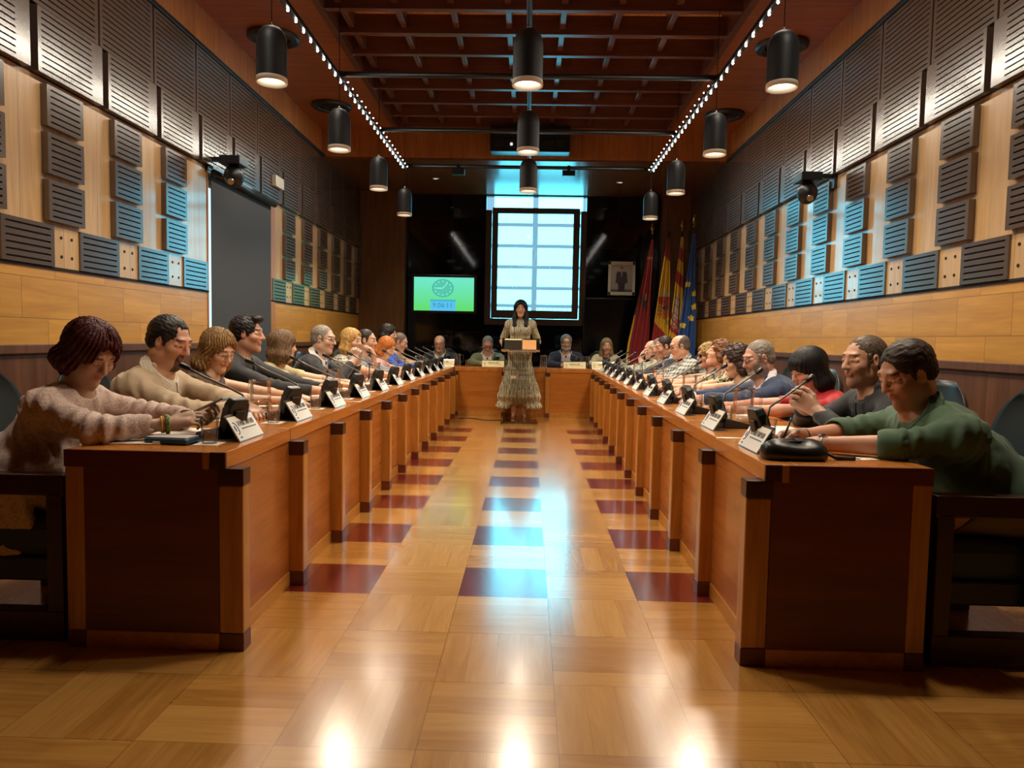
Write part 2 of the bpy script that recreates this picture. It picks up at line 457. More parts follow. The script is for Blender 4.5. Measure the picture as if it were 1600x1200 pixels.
# window in the back wall: deep recess, brown casing, sash in front, daylit glass behind mullions
w1 = empty('window_1', (0, YB, 0)); w1['kind'] = 'structure'
fr = MB().box(WX0, WX0+.11, -.03, .12, WZ0+.12, 3.62).box(WX1-.11, WX1, -.03, .12, WZ0+.12, 3.62).box(WX0, WX1, -.03, .12, WZ0, WZ0+.12)
fr.build('outer_casing', M['winframe'], w1, .006)
sa = MB(); a, b, z0, z1 = -.715, .895, 1.625, 3.66
sa.box(a, a+.105, -.08, -.03, z0+.15, z1-.10).box(b-.115, b, -.08, -.03, z0+.15, z1-.10).box(a, b, -.08, -.03, z0, z0+.15).box(a, b, -.08, -.03, z1-.10, z1)
sa.build('sash_frame', M['winframe'], w1, .006)
rc_ = MB().box(WX0-.02, WX0, .12, .5, 1.4, 4.2).box(WX1, WX1+.02, .12, .5, 1.4, 4.2).box(WX0, WX1, .12, .5, 1.4, 1.52).box(WX0, WX1, .12, .5, 3.98, 4.0)
rc_.build('window_reveal', M['white'], w1)
gl = NT('daylit_frosted_glass'); gp = gl.xyz(gl.pos())
gcol = gl.mix(gl.math('MULTIPLY', gl.noise(gl.pos(), .8, 2), .8), (.052, .37, .50), (.062, .42, .56))
ge = gl.n('ShaderNodeEmission'); gl.l(gcol, ge.inputs[0]); ge.inputs[1].default_value = 1.25*WIN_GAIN
gl.l(ge.outputs[0], gl.out.inputs[0])
MB().box(WX0, WX1, .42, .43, 1.5, 4.0).build('daylit_pane', gl.m, w1)
mu = MB(); mm = emis('glow_painted_mullion', (.27, .56, .78), 1.0)  # daylight on the bars is put into their colour as emission
mu.box(.03, .13, .36, .40, 1.5, 4.0); mu.box(WX0, WX0+.13, .36, .40, 1.5, 4.0); mu.box(WX1-.05, WX1, .36, .40, 1.5, 4.0)
for z in (1.88, 2.22, 2.62, 3.02, 3.42, 3.66): mu.box(WX0, WX1, .36, .40, z-.03, z+.03)
for k in range(18): mu.box(-.7+k*.095, -.692+k*.095, .37, .38, 1.6, 1.86)
mu.build('mullion', mm, w1)
# faint etched rider and lettering on the sash glass
et = MB()
def poly(pts, r=.004): et.tube([(x, -.045, z) for x, z in pts], r*.8, 5)
poly([(-.32, 2.62), (-.1, 2.58), (.15, 2.62), (.3, 2.72), (.36, 2.86), (.46, 2.80), (.42, 2.70), (.36, 2.60), (.40, 2.45), (.52, 2.36)])
poly([(-.32, 2.62), (-.42, 2.50), (-.40, 2.30)]); poly([(-.2, 2.55), (-.28, 2.35), (-.34, 2.15)]); poly([(-.12, 2.50), (-.20, 2.38), (-.26, 2.18)])
poly([(.2, 2.52), (.3, 2.42), (.42, 2.44), (.46, 2.34)]); poly([(-.02, 2.62), (.0, 2.82), (.06, 2.95), (.10, 2.84), (.06, 2.64)]); poly([(-.28, 3.0), (-.30, 2.76), (-.02, 2.78)])
random.seed(3)
for i_, x in enumerate([-.56+.085*i for i in range(7)]+[.10+.085*i for i in range(8)]):
    if i_ % 3 == 1: poly([(x+.02+.022*math.cos(a_), 1.935+.035*math.sin(a_)) for a_ in np.linspace(0, 2*PI, 13)])
    else: poly([(x, 1.90), (x, 1.97)]); poly([(x, 1.90), (x+.03, 1.90)])
et.build('etched_marks', emis('etched_line', (.70, .985, 1.0), 1.0), w1)
MB().box(a+.1, b-.11, -.052, -.048, z0+.14, z1-.09).build('sash_glass', M['glass'], w1)

# ceiling: side strips, coffered bay, rear soffit
CX0, CX1 = -2.02, 1.96
YFZ = 10.85
mb = MB()
mb.box(XL-.25, CX0, YF, YFZ, ZC, ZC+.05).box(CX1, XR+.25, YF, YFZ, ZC, ZC+.05)
ce = struct('ceiling', mb, M['redceil'])
MB().box(XL-.2, XR+.2, YFZ, YB+.2, 3.90, 3.95).build('rear_soffit', M['backceil'], ce)
MB().box(XL, XR, YFZ-.03, YFZ+.02, 3.93, ZC+.7).build('frieze', M['redwood_x'], ce)
MB().box(CX0-.04, CX0+.03, YF, YFZ, ZC-.02, 5.0).box(CX1-.03, CX1+.04, YF, YFZ, ZC-.02, 5.0).build('coffer_side', M['beam'], ce)
MB().box(CX0, CX1, YF, YFZ, 4.62, 4.68).build('plank_deck', M['deck'], ce)
by = 6.92
while by > 1.2: by -= .535
while by < YFZ-.1:
    MB().box(CX0, CX1, by-.035, by+.035, ZC+.0, ZC+.19).build('cross_beam', M['beam'], ce, .005)
    by += .535
bx = -.26-.535*3
while bx < CX1-.1:
    MB().box(bx-.03, bx+.03, YF+.5, YFZ, ZC+.05, ZC+.20).build('long_beam', M['beam'], ce, .005)
    bx += .535

# ------------------------------------------------------------------ lamps on the ceiling
TX = (-1.83, -.045, 1.70)
ROWS = [3.28, 5.05, 6.82, 8.59, 10.36]
TZ = 3.66
bulb = emis('lamp_face', (1.0, .93, .80), 5.0)
def make_pendant():
    r = empty('pendant_lamp')
    R_ = .104
    prof = [(0.0, .385), (.03, .384), (.06, .372), (.085, .345), (.10, .305), (R_, .26), (R_, .03)]
    MB().lathe(prof, n=32).build('lamp_body', M['pendmetal'], r)
    MB().lathe([(R_+.001, .035), (R_+.003, 0), (R_-.006, 0), (R_-.012, .035), (R_-.02, .06)], n=32).build('lamp_rim', plain('lamp_rim_pale', rgb('#ece8da'), .3), r)
    MB().lathe([(0, .045), (.085, .045)], n=24).build('lamp_diffuser', bulb, r)
    MB().cyl((0, 0, .385), (0, 0, .41), .012).build('cable_gland', M['steel'], r)
    return r
pend = make_pendant()
lname = {0: 'left', 1: 'middle', 2: 'right'}
near = ['above the nearest desks, out of the frame', 'nearest to the viewer', 'second from the viewer', 'third from the viewer', 'farthest from the viewer']
first = True
for ri, y in enumerate(ROWS):
    for ci, x in enumerate(TX):
        if ri == 4 and ci == 1: continue
        o = pend if first else copy_tree(pend)
        first = False
        z = 2.985
        o.location = (x, y, z)
        tag(o, 'black cylindrical pendant lamp in the %s row, %s' % (lname[ci], near[ri]), 'lamp', 'black pendant lamps')
        L = bpy.data.lights.new('pendant_light', 'SPOT'); L.energy = PEND_W*(.62 if ri == 0 else 1); L.color = WARM
        L.spot_size = math.radians(138); L.spot_blend = .55; L.shadow_soft_size = .10
        lo = bpy.data.objects.new('pendant_light', L); COL.objects.link(lo); reg(lo, o); lo.location = (0, 0, .03)
        if ci != 1:
            c_ = MB().cyl((0, 0, .40), (0, 0, ZC-z+(0 if True else 0)), .0035, n=6).build('cable', M['blackmetal'], o)
# light bars: two LED ones, one plain, four crossing
ledm = emis('led_point', (1.0, .95, .86), 28.0)
for ci, x in enumerate(TX):
    b_ = empty('light_bar', (x, 0, TZ), label='long black ceiling bar %s' % ('of bright LED spots above the left desks', 'without LED spots down the middle of the room', 'of bright LED spots above the right desks')[ci], cat='light bar')
    MB().box(-.022, .022, 2.6, 10.36, -.02, .02).build('bar', M['blackmetal'], b_, .004)
    if ci != 1:
        leds = MB(); s_ = -1 if ci == 0 else 1
        y = 3.35
        while y < 10.3:
            hous = MB()
            leds.sphere((s_*.0, y, -.030), .010, 8, 6)
            if y > 6.8: leds.sphere((-s_*.05, y+.08, -.0), .0065, 8, 6)
            y += .185
        leds.build('led_spot', ledm, b_)
        for yy in (4.0, 5.9, 7.7, 9.5):
            L = bpy.data.lights.new('led_strip_light', 'AREA'); L.shape = 'RECTANGLE'; L.size = .03; L.size_y = 1.6
            L.energy = LED_W; L.color = (1.0, .90, .74)
            lo = bpy.data.objects.new('led_strip_light', L); COL.objects.link(lo); reg(lo, b_); lo.location = (s_*.04, yy, -.03); L.spread = 2.6
            lo.rotation_euler = (0, -s_*.80, 0)
            L2_ = L.copy(); L2_.energy = LED_W*.3; L2_.size = .2  # wider second set, added facing inward as fill for the faces
            lo2 = bpy.data.objects.new('led_strip_light', L2_); COL.objects.link(lo2); reg(lo2, b_); lo2.location = (-s_*.04, yy, -.03); lo2.rotation_euler = (0, s_*.95, 0)
    else:
        MB().sphere((0, 9.9, -.03), .012).build('led_spot', ledm, b_)
for y, nm in zip(ROWS[1:], ('out of view above the near desks', 'nearest in view, across the dark beams', 'second in view, in front of the wooden frieze', 'farthest, in front of the window')):
    if y < 6: continue
    b_ = empty('cross_bar', (0, y, TZ+.03), label='black horizontal pipe hung under the ceiling, '+nm, cat='pipe', group='cross pipes of the light rig')
    MB().cyl((TX[0], 0, 0), (TX[2], 0, 0), .026).build('pipe', M['blackmetal'], b_)
    MB().sphere((TX[0], 0, 0), .032).sphere((TX[2], 0, 0), .032).build('pipe_joint', M['blackmetal'], b_)
    if y > 10:
        for x in (-1.06, .52):
            h_ = MB().box(x-.09, x+.09, -.05, .05, -.12, -.04).box(x-.02, x+.02, -.03, .03, -.05, .03).build('clamp_box', M['black'], b_)
# round air diffusers
for x, y, nm in ((-2.71, 7.53, 'left side, nearer one'), (-2.71, 9.71, 'left side, farther one'), (2.55, 7.62, 'right side, nearer one'), (2.58, 9.89, 'right side, farther one')):
    d = empty('air_diffuser', (x, y, ZC-.0035), label='round black air diffuser in the red wooden ceiling, '+nm, cat='air vent', group='round ceiling diffusers')
    MB().lathe([(.26, 0), (.26, -.03), (.20, -.05), (.17, -.015)], n=32).build('outer_ring', M['blackmetal'], d)
    MB().lathe([(0, -.03), (.09, -.045), (.15, -.01)], n=32).build('centre_cone', M['black'], d)
    MB().lathe([(.0, -.004), (.20, -.004)], n=32).build('throat', M['gap'], d)
# dark device box below the coffer end
bx_ = empty('black_ceiling_box', (-.04, 10.62, 3.95), label='wide black projector housing hung in front of the wooden frieze', cat='projector')
MB().box(-.58, .58, -.12, .14, 0, .37).build('housing', M['black'], bx_, .01)
for i in range(6):
    for j in range(2):
        MB().box(-.53+i*.18, -.53+i*.18+.15, -.126, -.118, .05+j*.16, .05+j*.16+.12).build('vent_cell', M['gap'], bx_)
MB().cyl((-.27, -.14, .1), (-.27, -.12, .1), .022).build('lens', emis('lens_glint', (.9, .95, .95), .8), bx_)
# small downlights in the soffit
for x, y, nm in ((-1.62, 12.1, 'left'), (1.48, 12.2, 'right')):
    d = empty('downlight', (x, y, 3.9), label='small recessed downlight in the dark soffit, %s of the window' % nm, cat='downlight')
    MB().lathe([(.06, 0), (.055, -.012), (.04, -.006)], n=20).build('bezel', M['steel'], d)
    MB().lathe([(0, -.003), (.042, -.003)], n=20).build('lamp_disc', emis('downlight_disc', (1, .9, .7), 1.0), d)
    L = bpy.data.lights.new('downlight_beam', 'SPOT'); L.energy = 45; L.color = WARM; L.spot_size = 1.7; L.spot_blend = .6; L.shadow_soft_size = .04
    lo = bpy.data.objects.new('downlight_beam', L); COL.objects.link(lo); reg(lo, d); lo.location = (0, 0, -.02)
# exit sign on left wall
sg = empty('wall_sign', (XL+.06, 8.72, 3.08), label='small white rectangular light box on the dark slatted wall above the blind', cat='sign')
MB().box(0, .05, -.14, .14, -.065, .065).build('sign_body', plain('pale_sign', rgb('#b9b4a4'), .5), sg, .004)
# wall cameras
def wall_camera(x, y, z, s, label):
    c = empty('wall_camera', (x, y, z), label=label, cat='camera')
    MB().box(0, s*.34, -.03, .03, -.02, .02).box(0, s*.03, -.06, .06, -.12, .05).build('bracket', M['black'], c, .003)
    MB().box(s*.16, s*.36, -.11, .11, -.06, .02).build('mount_plate', M['black'], c, .006)
    MB().sphere((s*.26, 0, -.16), .095, 20, 14, (1, 1, 1.15)).build('camera_body', M['black'], c)
    MB().cyl((s*.26, -.07, -.21), (s*.27, -.105, -.235), .03).build('lens', M['steel'], c)
wall_camera(XL, 7.0, 2.93, 1, 'black swivel camera on a bracket at the top corner of the charcoal blind')
wall_camera(XR, 7.05, 2.86, -1, 'black swivel camera on a bracket on the right slatted wall')

# ------------------------------------------------------------------ painted meshes (screens, pictures, flags) with vertex colour
def colormat(name, emit=0, rough=.6, aniso=None, **kw):
    n = NT(name); a_ = n.n('ShaderNodeVertexColor', layer_name='Col')
    if emit:
        e = n.n('ShaderNodeEmission'); n.l(a_.outputs[0], e.inputs[0]); e.inputs[1].default_value = emit
        n.l(e.outputs[0], n.out.inputs[0]); return n.m
    return n.bsdf(a_.outputs[0], rough, **kw)
def gridmesh(name, mat, parent, nx, nz, fpos, fcol, label=None):
    S, T = np.meshgrid(np.linspace(0, 1, nx), np.linspace(0, 1, nz), indexing='ij')
    P = fpos(S.ravel(), T.ravel()); C = fcol(S.ravel(), T.ravel())
    idx = np.arange(nx*nz).reshape(nx, nz)
    Q = np.stack([idx[:-1, :-1], idx[1:, :-1], idx[1:, 1:], idx[:-1, 1:]], -1).reshape(-1, 4)
    o = npmesh(name, P, Q, mat, parent, C); 
    if label: o['label'] = label
    return o
def npmesh(name, V, Q, mat, parent, C=None, smooth=True):
    me = bpy.data.meshes.new(name)
    me.vertices.add(len(V)); me.vertices.foreach_set('co', np.ascontiguousarray(V, dtype=np.float32).ravel())
    k = Q.shape[1]
    me.loops.add(Q.size); me.loops.foreach_set('vertex_index', np.ascontiguousarray(Q, dtype=np.int32).ravel())
    me.polygons.add(len(Q)); me.polygons.foreach_set('loop_start', np.arange(0, Q.size, k, dtype=np.int32))
    me.polygons.foreach_set('loop_total', np.full(len(Q), k, dtype=np.int32))
    if smooth: me.polygons.foreach_set('use_smooth', np.ones(len(Q), dtype=bool))
    me.update(calc_edges=True)
    if C is not None:
        at_ = me.color_attributes.new('Col', 'FLOAT_COLOR', 'POINT')
        C = np.concatenate([C, np.ones((len(C), 1))], 1) if C.shape[1] == 3 else C
        at_.data.foreach_set('color', np.ascontiguousarray(C, dtype=np.float32).ravel())
    me.materials.append(mat)
    o = bpy.data.objects.new(name, me); COL.objects.link(o)
    if parent: reg(o, parent)
    return o
def lerp(a, b, t): return np.array(a)[None]*(1-t[:, None])+np.array(b)[None]*t[:, None]
def seg(x, z, a, b, r):
    a = np.array(a, float); b = np.array(b, float); d = b-a
    t = np.clip(((x-a[0])*d[0]+(z-a[1])*d[1])/(d@d), 0, 1)
    return np.hypot(x-a[0]-t*d[0], z-a[1]-t*d[1]) < r

# TV
tv = empty('television', (-1.60, YB, 2.05), label='wall television showing a green clock screen, left of the window', cat='television')
MB().box(-.61, .61, -.09, -.02, -.36, .36).build('bezel', M['black'], tv, .008)
MB().box(-.2, .2, -.03, .0, -.2, .2).build('wall_mount', M['black'], tv)
def tvcol(s, t):
    x = (s-.5)*1.12; z = (t-.5)*.62
    c = lerp((.12, .70, .13), (.16, .78, .55), np.clip(t*1.1, 0, 1))
    cx, cz = -.02, .11; e = ((x-cx)/.2)**2+((z-cz)/.165)**2
    c[e < 1] = (.09, .56, .40); c[(e < 1) & (e > .88)] = (.06, .35, .32)
    for k in range(12):
        a_ = k*PI/6
        c[np.hypot((x-cx-.155*math.cos(a_)), (z-cz-.128*math.sin(a_))) < .013] = (.25, .85, .75)
    c[seg(x, z, (cx, cz), (cx-.12, cz), .007) | seg(x, z, (cx, cz), (cx+.08, cz+.09), .006)] = (.35, .95, .85)
    b = (x > -.25) & (x < .22) & (z < -.105)
    c[b] = (.10, .52, .85); c[b & (z > -.13)] = (.04, .40, .66)
    return c
gridmesh('screen', colormat('tv_screen', 1.0), tv, 224, 124, lambda s, t: np.stack([(s-.5)*1.12, np.full_like(s, -.092), (t-.5)*.62], 1), tvcol)
def text(body, size, parent, loc, rot, mat, name='lettering', ext=.001):
    cu = bpy.data.curves.new(name, 'FONT'); cu.body = body; cu.size = size; cu.align_x = 'CENTER'; cu.extrude = ext; cu.resolution_u = 2
    to = bpy.data.objects.new(name, cu); COL.objects.link(to)
    me = bpy.data.meshes.new_from_object(to); bpy.data.objects.remove(to); bpy.data.curves.remove(cu)
    o = bpy.data.objects.new(name, me); COL.objects.link(o); me.materials.clear(); me.materials.append(mat)
    o.location = loc; o.rotation_euler = rot
    if parent: reg(o, parent)
    return o
text('9.06:11', .13, tv, (-.02, -.095, -.25), (PI/2, 0, 0), emis('clock_digits', (.04, .25, .33), 1.0))
# large dark display
dk = empty('dark_display', (1.62, YB, 1.50), label='large switched-off black display on the wall behind the blonde woman', cat='television')
MB().box(-.62, .62, -.08, -.02, -.52, .53).build('bezel', plain('display_bezel', rgb('#050506'), .3), dk, .006)
MB().box(-.59, .59, -.083, -.079, -.49, .50).build('screen', plain('dark_screen', rgb('#04050a'), .18), dk)
# portrait
po = empty('framed_portrait', (1.70, YB, 2.40), label='white framed portrait of a standing man in a dark suit', cat='picture')
fm = MB(); a, b = .25, .31
fm.box(-a, -a+.05, -.03, 0, -b, b).box(a-.05, a, -.03, 0, -b, b).box(-a, a, -.03, 0, -b, -b+.06).box(-a, a, -.03, 0, b-.06, b)
fm.build('frame', plain('portrait_frame', rgb('#c9c7ba'), .4), po, .003)
def pcol(s, t):
    x = (s-.5)*.4; z = (t-.5)*.5
    c = lerp((.30, .29, .28), (.42, .43, .42), t)
    c[(np.abs(x) < .2) & (z < -.2)] = (.10, .10, .11)
    tor = (np.abs(x+.0) < .085-.1*np.clip(z-.09, 0, 1)) & (z < .125) & (z > -.11)
    c[tor] = (.055, .055, .085)
    c[seg(x, z, (-.03, -.1), (-.032, -.23), .03) | seg(x, z, (.03, -.1), (.032, -.23), .03)] = (.04, .04, .06)
    c[seg(x, z, (-.075, .09), (-.09, -.08), .022) | seg(x, z, (.075, .09), (.09, -.08), .022)] = (.055, .055, .085)
    c[(np.abs(x) < .018-(.125-z)*.15) & (z < .125) & (z > .03)] = (.5, .5, .5)
    c[seg(x, z, (0, .125), (0, .06), .006)] = (.12, .04, .05)
    c[np.hypot(x/.8, z-.165) < .036] = (.50, .32, .25)
    c[(np.hypot(x/.85, z-.185) < .034) & (z > .185)] = (.12, .09, .07)
    c[(np.hypot(x+.09, z+.1) < .018) | (np.hypot(x-.09, z+.1) < .018)] = (.45, .28, .2)
    return c
gridmesh('picture', colormat('portrait_print', 0, .35), po, 80, 100, lambda s, t: np.stack([(s-.5)*.4, np.full_like(s, -.012), (t-.5)*.5], 1), pcol)
# ------------------------------------------------------------------ flags
def star(x, z, cx, cz, r):
    a_ = np.arctan2(x-cx, z-cz); d = np.hypot(x-cx, z-cz)
    k = np.mod(a_+PI/5, 2*PI/5)-PI/5
    return d*np.cos(np.abs(k)-0*k)+d*np.sin(np.abs(k))*1.376 < r
def make_flag(name, x, y, zt, zb, wbot, lean, colf, label, seed, fin=True):
    f = empty(name, (x, y, 0), label=label, cat='flag', group='flags behind the right desks')
    MB().cyl((0, 0, .06), (0, 0, zt+.12), .014).build('pole', plain('flag_pole_'+name, rgb('#3a2a1c'), .3), f)
    MB().lathe([(.19, 0), (.19, .025), (.06, .05), (.03, .08), (0, .08)], n=24).build('base', M['blackmetal'], f)
    fi = MB()
    zz = zt+.12
    fi.lathe([(.012, zz-.02), (.022, zz), (.012, zz+.015)], n=12)
    d = .038; e = .012
    vs = [(-d, 0, zz+.085), (0, -e, zz+.085), (d, 0, zz+.085), (0, e, zz+.085), (0, 0, zz+.01), (0, 0, zz+.20)]
    fi.add(vs, [(0,1,4),(1,2,4),(2,3,4),(3,0,4),(1,0,5),(2,1,5),(3,2,5),(0,3,5)])
    if fin: fi.build('finial', M['gold'], f)
    rs = random.Random(seed); ph = rs.uniform(0, 6)
    def fpos(s, t):   # t 0 top .. 1 bottom
        z = zt-(zt-zb)*t
        wd = .04+(wbot-.04)*np.clip(t*1.25, 0, 1)**.9
        xx = (s-.62)*wd+lean*t
        yy = -.03-.05*np.clip(t*2, 0, 1)*(.5+.5*np.sin(s*13+ph+1.2*t))-.02*np.sin(s*27+ph*2+3*t)
        return np.stack([xx, yy, z], 1)
    def fcol(s, t):
        P = fpos(s, t); return colf(P[:, 0], P[:, 2], s, t)
    gridmesh('cloth', colormat('cloth_'+name, 0, .45, Sheen_Weight=.3), f, 110, 340, fpos, fcol)
    return f
RED, YEL = rgb('#b3141c'), rgb('#e8bf1c')
def c_huesca(x, z, s, t):
    c = np.tile(np.array(rgb('#9c1620')), (len(x), 1))
    c[s < .10] = rgb('#3f5a3c'); c[(s < .10) & (t > .58)] = YEL
    e = np.hypot((s-.55)/.22, (z-1.95)/.11) < 1
    c[e] = rgb('#4a3a3a'); e2 = np.hypot((s-.62)/.10, (z-2.02)/.07) < 1; c[e2] = rgb('#b98f4a')
    c[(t > .13) & (t < .15)] = rgb('#d8a0a0')
    return c
def c_spain(x, z, s, t):
    c = np.tile(np.array(YEL), (len(x), 1))
    d = z+.9*x*1.1
    c[z > 2.66-1.1*x*.9+.0] = RED
    c[z < 1.36-1.0*x] = RED
    cx = -.05
    sh = (np.abs(x-cx) < .115) & (z < 2.02) & (z > 1.62+1.2*np.abs(x-cx)**1.2)
    c[sh] = rgb('#c0451c')
    q = sh & (x < cx) & (z < 1.90) & (np.mod(x*40+z*30, 2) < 1); c[q] = YEL
    c[sh & (x > cx) & (z > 1.88)] = rgb('#c8402a')
    c[sh & (x > cx+.02) & (z < 1.80) & (np.mod(x*50, 2) < 1)] = rgb('#e0a040')
    c[np.hypot(x-cx-.0, z-1.83) < .035] = rgb('#2a4a8a')
    c[(np.abs(x-cx-.02) < .07) & (z > 2.02) & (z < 2.10)] = rgb('#cfc9a8')
    c[(np.abs(x-cx-.14) < .02) & (z > 1.65) & (z < 2.0)] = rgb('#8c8a86')
    c[(np.abs(x-cx-.1) < .05) & (z > 1.54) & (z < 1.62) & (np.mod(x*90, 2) < 1)] = rgb('#7a6a3a')
    return c
def c_aragon(x, z, s, t):
    c = np.tile(np.array(YEL), (len(x), 1)); d = z+.9*x
    for a_, b_ in ((2.62, 2.84), (2.18, 2.40), (1.50, 1.62), (1.30, 1.40)): c[(d > a_) & (d < b_)] = RED
    m_ = (s > .1) & (s < .62) & (z > 1.45) & (z < 2.02)
    c[m_] = rgb('#cfc6bc')
    c[m_ & (np.abs(np.mod(x*7+z*7, 1)-.5) < .07)] = rgb('#b8303a')
    c[m_ & (z < 1.66) & (np.mod(x*18+z*12, 1) < .5)] = rgb('#d0491f')
    c[(s > .62) & (s < .75) & (z > 1.45) & (z < 2.0)] = rgb('#6a5a2a')
    return c
def c_eu(x, z, s, t):
    c = np.tile(np.array(rgb('#0f4a92')), (len(x), 1))
    for cx, cz in ((-.085, 2.20), (.03, 2.05), (.035, 1.83), (-.015, 1.64), (-.15, 1.52)):
        c[star(x, z, cx, cz, .062)] = rgb('#e6cf3a')
    return c
make_flag('city_flag', 2.13, 12.7, 3.02, .75, .36, -.20, c_huesca, 'dark red flag with a green edge, leftmost of the four flags', 1)
make_flag('spanish_flag', 2.40, 12.6, 3.04, .75, .30, -.10, c_spain, 'red and yellow flag with a coat of arms, second of the four flags', 2, fin=False)
make_flag('striped_flag', 2.60, 12.45, 3.04, .75, .24, -.06, c_aragon, 'yellow flag with red stripes and a white crest, third of the four flags', 3)
make_flag('european_flag', 2.70, 12.0, 3.04, .75, .30, -.06, c_eu, 'blue flag with yellow stars, rightmost of the four flags', 4)
# ------------------------------------------------------------------ desks
WHO_L = ['the maroon-haired woman in pale pink', 'the man in the beige jacket', 'the wavy-haired blonde woman with glasses', 'the dark-haired young man in black',
         'the woman in the cream top', 'the grey-haired man with clasped hands', 'the blonde woman covering her mouth', 'the dark-haired man behind the blonde woman',
         'the orange-haired woman', 'the person in bright blue', 'the grey-brown-haired man at the far left end']
WHO_R = ['the man in the green shirt', 'the man in the black jacket', 'the black-haired woman in red', 'the grey-bearded man in the blue jacket',
         'the woman with dark curly hair', 'the woman with her head tipped back', 'the blonde woman with sunglasses', 'the bald man in the plaid shirt',
         'the dark-haired man in a navy suit', 'the grey-haired man leaning on his hand', 'the bald man in a pale shirt']
WHO_H = ['the bald man in the black suit', 'the man in the olive jacket', 'the grey-haired man in the navy suit', 'the woman in the cream cardigan']
def Xi(s, y): return -1.085-.004*(y-2.68) if s < 0 else .828+.016*(y-2.68)
def desk_unit(L, flip, parent, front, endpanel=False, rail=None, ad=.69):
    f = (lambda a, b: (L-b, L-a)) if flip else (lambda a, b: (a, b))
    def B(mb, x0, x1, y0, y1, z0, z1):
        a, b = f(x0, x1); return mb.box(a, b, y0, y1, z0, z1)
    B(MB(), .012, L+.0, .068, ad, TABLE-.064, TABLE).build('desktop', M['desktop'], parent, .003)
    B(MB(), 0, .012, .068, .13, TABLE-.064, TABLE-.001).build('seam_block', M['capwood'], parent)
    B(MB(), .05, L, .075, .095, .07, TABLE-.064).build('front_panel', front, parent)
    B(MB(), .05, L, .070, .10, 0, .07).build('bottom_rail', M['oakrail'], parent, .002)
    p = B(MB(), 0, .072, 0, .095, .07, .652).build('post', M['oakpost'], parent, .006)
    B(MB(), -.001, .073, -.002, .10, .652, TABLE-.062).build('post_cap', M['capwood'], p, .003)
    B(MB(), -.001, .073, -.001, .095, 0, .07).build('post_foot', M['endred'], p, .003)
    if endpanel:
        B(MB(), -.0, .025, .095, ad-.07, .07, TABLE-.064).build('end_panel', M['endred'], parent)
        B(MB(), -.004, .03, ad-.07, ad-.0, .07, TABLE-.064).build('end_stile', M['oakpost'], parent, .003)
        B(MB(), -.004, .03, .095, ad-.07, 0, .07).build('end_rail', M['oakrail'], parent, .003)
        B(MB(), -.006, .03, ad-.07, ad+.001, 0, .07).build('end_foot', M['endred'], parent, .003)
        B(MB(), -.004, .012, .155, ad+.004, TABLE-.066, TABLE-.001).build('end_fascia', M['endred'], parent)
        B(MB(), -.004, .012, .13, .155, TABLE-.066, TABLE-.001).build('end_inlay', M['oakpost'], parent)
NU = 11
for s in (-1, 1):
    for k in range(NU):
        y = Y0+k*U; L = U
        if k == NU-1: L = U+.0
        who = (WHO_L if s < 0 else WHO_R)[k]
        loc = (Xi(s, y+U/2), y if s < 0 else y+L, 0)
        d = empty('council_desk', loc, PI/2 if s < 0 else -PI/2, 'polished wooden desk section in front of '+who, 'desk', 'desk sections of the two side rows')
        desk_unit(L, s > 0, d, M['cherry'], k == 0)
    # corner piece joining the head desk
    y = Y0+NU*U
    loc = (Xi(s, y), y if s < 0 else 11.98, 0); L = 11.98-y
    d = empty('council_desk', loc, PI/2 if s < 0 else -PI/2, 'wooden corner desk section where the %s row meets the head desk' % ('left' if s < 0 else 'right'), 'desk', 'corner desk sections')
    desk_unit(L, s > 0, d, M['cherry'])
HX = [-1.19, -.42, .275, 1.05]
for k in range(3):
    d = empty('head_desk', (HX[k], 11.3, 0), 0, 'wooden head desk section facing the aisle, '+('left of the lectern', 'behind the lectern', 'right of the lectern')[k], 'desk', 'head desk sections')
    desk_unit(HX[k+1]-HX[k], False, d, M['cherry_x'])

# ------------------------------------------------------------------ chairs
def make_chair():
    r = empty('armchair')
    for sx in (-1, 1):
        x0, x1 = sx*.27, sx*.335
        f = MB().box(x0, x1, -.22, .30, 0, .125).box(x0, x1, .235, .30, .12, .60).box(x0, x1, -.22, -.10, .12, .60).box(x0, x1, -.26, .31, .585, .67)
        f.build('arm_frame', M['mahog'], r, .006)
    MB().box(-.27, .27, -.20, .20, .22, .32).build('seat_box', M['black'], r, .01)
    s_ = MB().box(-.265, .265, -.24, .25, .31, .475).build('seat', M['leather'], r, .045)
    # padded back with a rounded top
    n = 22; vs = []; rows = 20
    def half(t): return .27*max(.12, 1-max(0, (t-.5)/.5)**3.2)**(1/2.4)
    V = []; F = []
    for side in (0, 1):
        for i in range(rows+1):
            t = i/rows
            for j in range(n+1):
                u = j/n*2-1; z = .36+.70*t
                y = -.20-.13*t+.035*(u*u)+( .0 if side == 0 else -.075*(1-abs(u)**4)*(1-t**8))
                V.append((u*half(t), y, z))
    st = (rows+1)*(n+1)
    for side in (0, 1):
        for i in range(rows):
            for j in range(n):
                a = side*st+i*(n+1)+j; q = (a, a+1, a+n+2, a+n+1)
                F.append(q if side == 0 else q[::-1])
    bd = [j for j in range(n+1)]+[i*(n+1)+n for i in range(1, rows+1)]+[rows*(n+1)+j for j in range(n-1, -1, -1)]+[i*(n+1) for i in range(rows-1, 0, -1)]
    for a, b in zip(bd, bd[1:]+bd[:1]): F.append((a, a+st, b+st, b))
    MB().add(V, F, True).build('backrest', M['leather'], r)
    MB().box(-.2, .2, -.24, -.18, .2, .42).build('back_support', M['mahog'], r, .01)
    return r
chair0 = make_chair(); used = [False]
